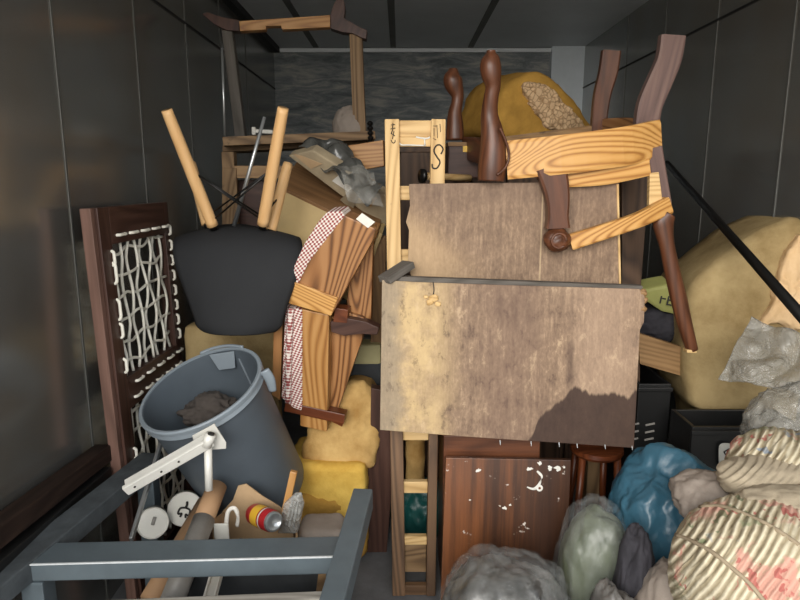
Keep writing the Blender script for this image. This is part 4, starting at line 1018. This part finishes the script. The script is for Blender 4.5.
# stool behind
t = thing('wooden_stool', 'reddish wooden stool standing in shade behind the spotted board', 'stool', P(600, 500, 2.1))
sp_ = P(602, 456, 2.02)
lathe('seat', [(0, -.012), (.085, -.014), (.092, -.004), (.09, .01), (.07, .014), (0, .012)], 'mahogany', t, Matrix.Translation(sp_+V((0, .06, 0))), 32)
for s, r_ in ((-.06, .02), (.06, .02), (-.05, .13), (.05, .13)):
    tp_ = sp_+V((s, r_, -.012)); sweep('leg', [tp_, V((tp_.x+s*.35, tp_.y+(r_-.07)*.4, .0))], [.013, .011], 'mahogany', t, n=12)
o = beam('timber_block', V((P(601, 470, 2.16).x, 2.23, 0)), V((P(601, 470, 2.16).x, 2.23, .37)), .07, .05, 'shelf_wood', up=(0, 1, 0)); tag(o, 'rough timber block upright under the reddish stool', 'block')
# ------------------------------------------------------------------ bags
g = 'stuffed bags at the front right'
def blue_shape(p, d):
    return p
o = bag('blue_bag', P(662, 515, 1.70)+V((.02, .02, -.04)), (.165, .15, .215), 'blue_bag', seed=21, amp=.16, fold=.075, sub=6, power=.85); tag(o, 'full blue plastic bag between the spotted board and floral bedding', 'bag', g)
t = thing('clear_bag', 'clear plastic bag of pale green stuffing beside the spotted board', 'bag', P(592, 560, 1.62), g)
bc = P(594, 572, 1.66)
bag('contents', V((bc.x, bc.y, .18)), (.094, .11, .225), 'bag_green', t, seed=7, fold=.08, amp=.1, power=.9); bag('film', V((bc.x, bc.y, .185)), (.102, .122, .24), 'bag_clear', t, seed=17, fold=.15, amp=.12, power=.9)
t = thing('clear_bag', 'grey clear plastic bag at the bottom centre before the spotted board', 'bag', P(505, 620, 1.48), g)
bc = P(505, 640, 1.50)
bag('contents', V((bc.x, bc.y, .15)), (.155, .15, .17), 'bag_grey', t, seed=9, fold=.16, amp=.12, power=.9); bag('film', V((bc.x, bc.y, .155)), (.172, .16, .185), 'bag_clear', t, seed=19, fold=.2, amp=.15, power=.9)
bc = P(635, 575, 1.50); o = bag('black_garment', V((bc.x, bc.y, .2)), (.05, .07, .225), 'black_cloth', seed=8, fold=.14, amp=.15); tag(o, 'black pleated garment stuffed between the clear and blue bags', 'garment', g)
bc = P(612, 610, 1.42); o = bag('white_bag', V((bc.x, bc.y, .13)), (.07, .07, .18), 'bag_grey', seed=14, fold=.2, amp=.2); tag(o, 'crumpled whitish bag at the bottom edge below the clear green bag', 'bag', g)
bc = P(668, 600, 1.42); o = bag('taupe_sack', V((bc.x, bc.y, .17)), (.085, .10, .22), 'sack_taupe', seed=15, fold=.1, amp=.12); tag(o, 'dull taupe sack at the bottom below the blue bag', 'sack', g)
# ------------------------------------------------------------------ floral bedding
def floral_bag(name, c, r, mat, parent, seed, n=110, m=90, freq=46, amp=.006, tiltk=.35, power=.9, zmin=.004):
    bm = bmesh.new(); rows = []
    c = V(c)
    for j in range(m+1):
        ph = math.pi*j/m; row = []
        for i in range(n):
            th_ = 2*math.pi*i/n
            d = V((math.sin(ph)*math.cos(th_), math.sin(ph)*math.sin(th_), math.cos(ph)))
            k = 1+.06*fbm(d, 1.4, 2, seed)+.02*ridge(d, 2.2, seed)
            st = 0
            e = V([math.copysign(abs(q)**power, q) for q in d])
            p = V((e.x*r[0], e.y*r[1], e.z*r[2]))*k
            st = math.sin(freq*(p.x*.75-p.y*.5-p.z*tiltk+.022*0*fbm(d, 2.2, 2, seed+2))+2*fbm(p, 8, 2, seed)); p += d*amp*(.55*st+.45*(1-2*abs(math.sin(freq*.5*(p.x*.75-p.y*.5-p.z*tiltk)+2*fbm(p, 14, 2, seed+5)))))
            if c.z+p.z < zmin: p.z = zmin-c.z
            row.append(bm.verts.new(p))
        rows.append(row)
    for a, b in zip(rows, rows[1:]):
        for i in range(n): bm.faces.new((a[i], a[(i+1) % n], b[(i+1) % n], b[i]))
    bmesh.ops.remove_doubles(bm, verts=bm.verts, dist=1e-5)
    return finish(bm, name, mat, parent, Matrix.Translation(c), smooth=True)
t = thing('floral_quilt', 'rolled floral quilt with cord piping, large bundle in lower right corner', 'bedding', P(770, 600, 1.3), 'floral bedding')
fc = P(768, 560, 1.30); FC = V((fc.x+.02, 1.32, .37)); FR = (.235, .22, .40)
FC = V((P(784, 565, 1.25).x, 1.26, .465)); FR = (.225, .17, .185)
qb = floral_bag('bundle', FC, FR, 'floral', t, 31, freq=460, amp=.0026, tiltk=.43, power=.88, n=440, m=260)
# piping that follows the bundle's surface
from mathutils.bvhtree import BVHTree
bv = BVHTree.FromPolygons([v.co+FC for v in qb.data.vertices], [p.vertices[:] for p in qb.data.polygons])
def onto(pxs):
    out = []
    for px, py in pxs:
        h = bv.ray_cast(V((0, 0, CAMZ)), ray(px, py).normalized())
        if h[0] is not None: out.append(h[0])
    return out
for line in ([(676, 535), (690, 540), (712, 552), (732, 568), (750, 584), (768, 606)], [(700, 507), (720, 506), (740, 512), (765, 523), (785, 535), (799, 545)]):
    pts = onto(catmull(line, 4))
    if len(pts) > 3: sweep('piping', pts, .0045, 'piping', t, n=8, sub=1)
t = thing('floral_pillow', 'gathered pink floral bedding heaped on top of the rolled quilt', 'bedding', P(750, 480, 1.5), 'floral bedding')
pc = P(768, 468, 1.46)
floral_bag('cushion', pc+V((.055, .02, -.02)), (.135, .12, .10), 'floral_soft', t, 41, freq=380, amp=.0030, tiltk=.7, n=260, m=160)
t2 = P(772, 485, 1.36)
floral_bag('frill', P(775, 478, 1.38)+V((.05, .03, -.02)), (.16, .09, .055), 'quilt_beige', t, 43, freq=420, amp=.0028, tiltk=.9, n=260, m=120)
bag('hem', P(715, 492, 1.46)+V((0, .02, -.03)), (.085, .09, .06), 'sack_taupe', t, seed=44, fold=.16, amp=.15)
o = bag('beige_quilt', P(785, 502, 1.27)+V((.04, .03, -.035)), (.115, .08, .05), 'quilt_beige', seed=46, fold=.14, amp=.12); tag(o, 'beige quilt corner folded between the floral cushion and rolled quilt', 'bedding', 'floral bedding')

# ------------------------------------------------------------------ light
w = bpy.data.worlds.new('world'); SC.world = w; w.use_nodes = True
nt = w.node_tree; bg = nt.nodes['Background']; bg.inputs[1].default_value = 2.1
tc = N(nt, 'ShaderNodeTexCoord'); sx = N(nt, 'ShaderNodeSeparateXYZ'); nt.links.new(tc.outputs['Generated'], sx.inputs[0])
zz = mth(nt, 'MULTIPLY_ADD', sx.outputs[2], .5, .5)          # overcast sky above, dull yard below the horizon
nt.links.new(ramp(nt, zz, [(.47, (.62, .58, .52, 1)), (.53, (.85, .9, .95, 1)), (1, (.95, .97, 1, 1))]), bg.inputs[0])
ld = bpy.data.lights.new('bright_sky_behind_the_truck', 'AREA'); ld.shape = 'RECTANGLE'; ld.size = 6; ld.size_y = 4; ld.energy = 800; ld.color = (1.0, .95, .88)
lo = bpy.data.objects.new('bright_sky_behind_the_truck', ld); COL.objects.link(lo); lo.location = (-1.6, -6.5, 3.9)
lo.rotation_euler = (V((.2, 2, 1.0))-lo.location).to_track_quat('-Z', 'Y').to_euler()
SC.view_settings.view_transform = 'Standard'; SC.view_settings.look = 'None'; SC.view_settings.gamma = 1; SC.view_settings.exposure = 0.0
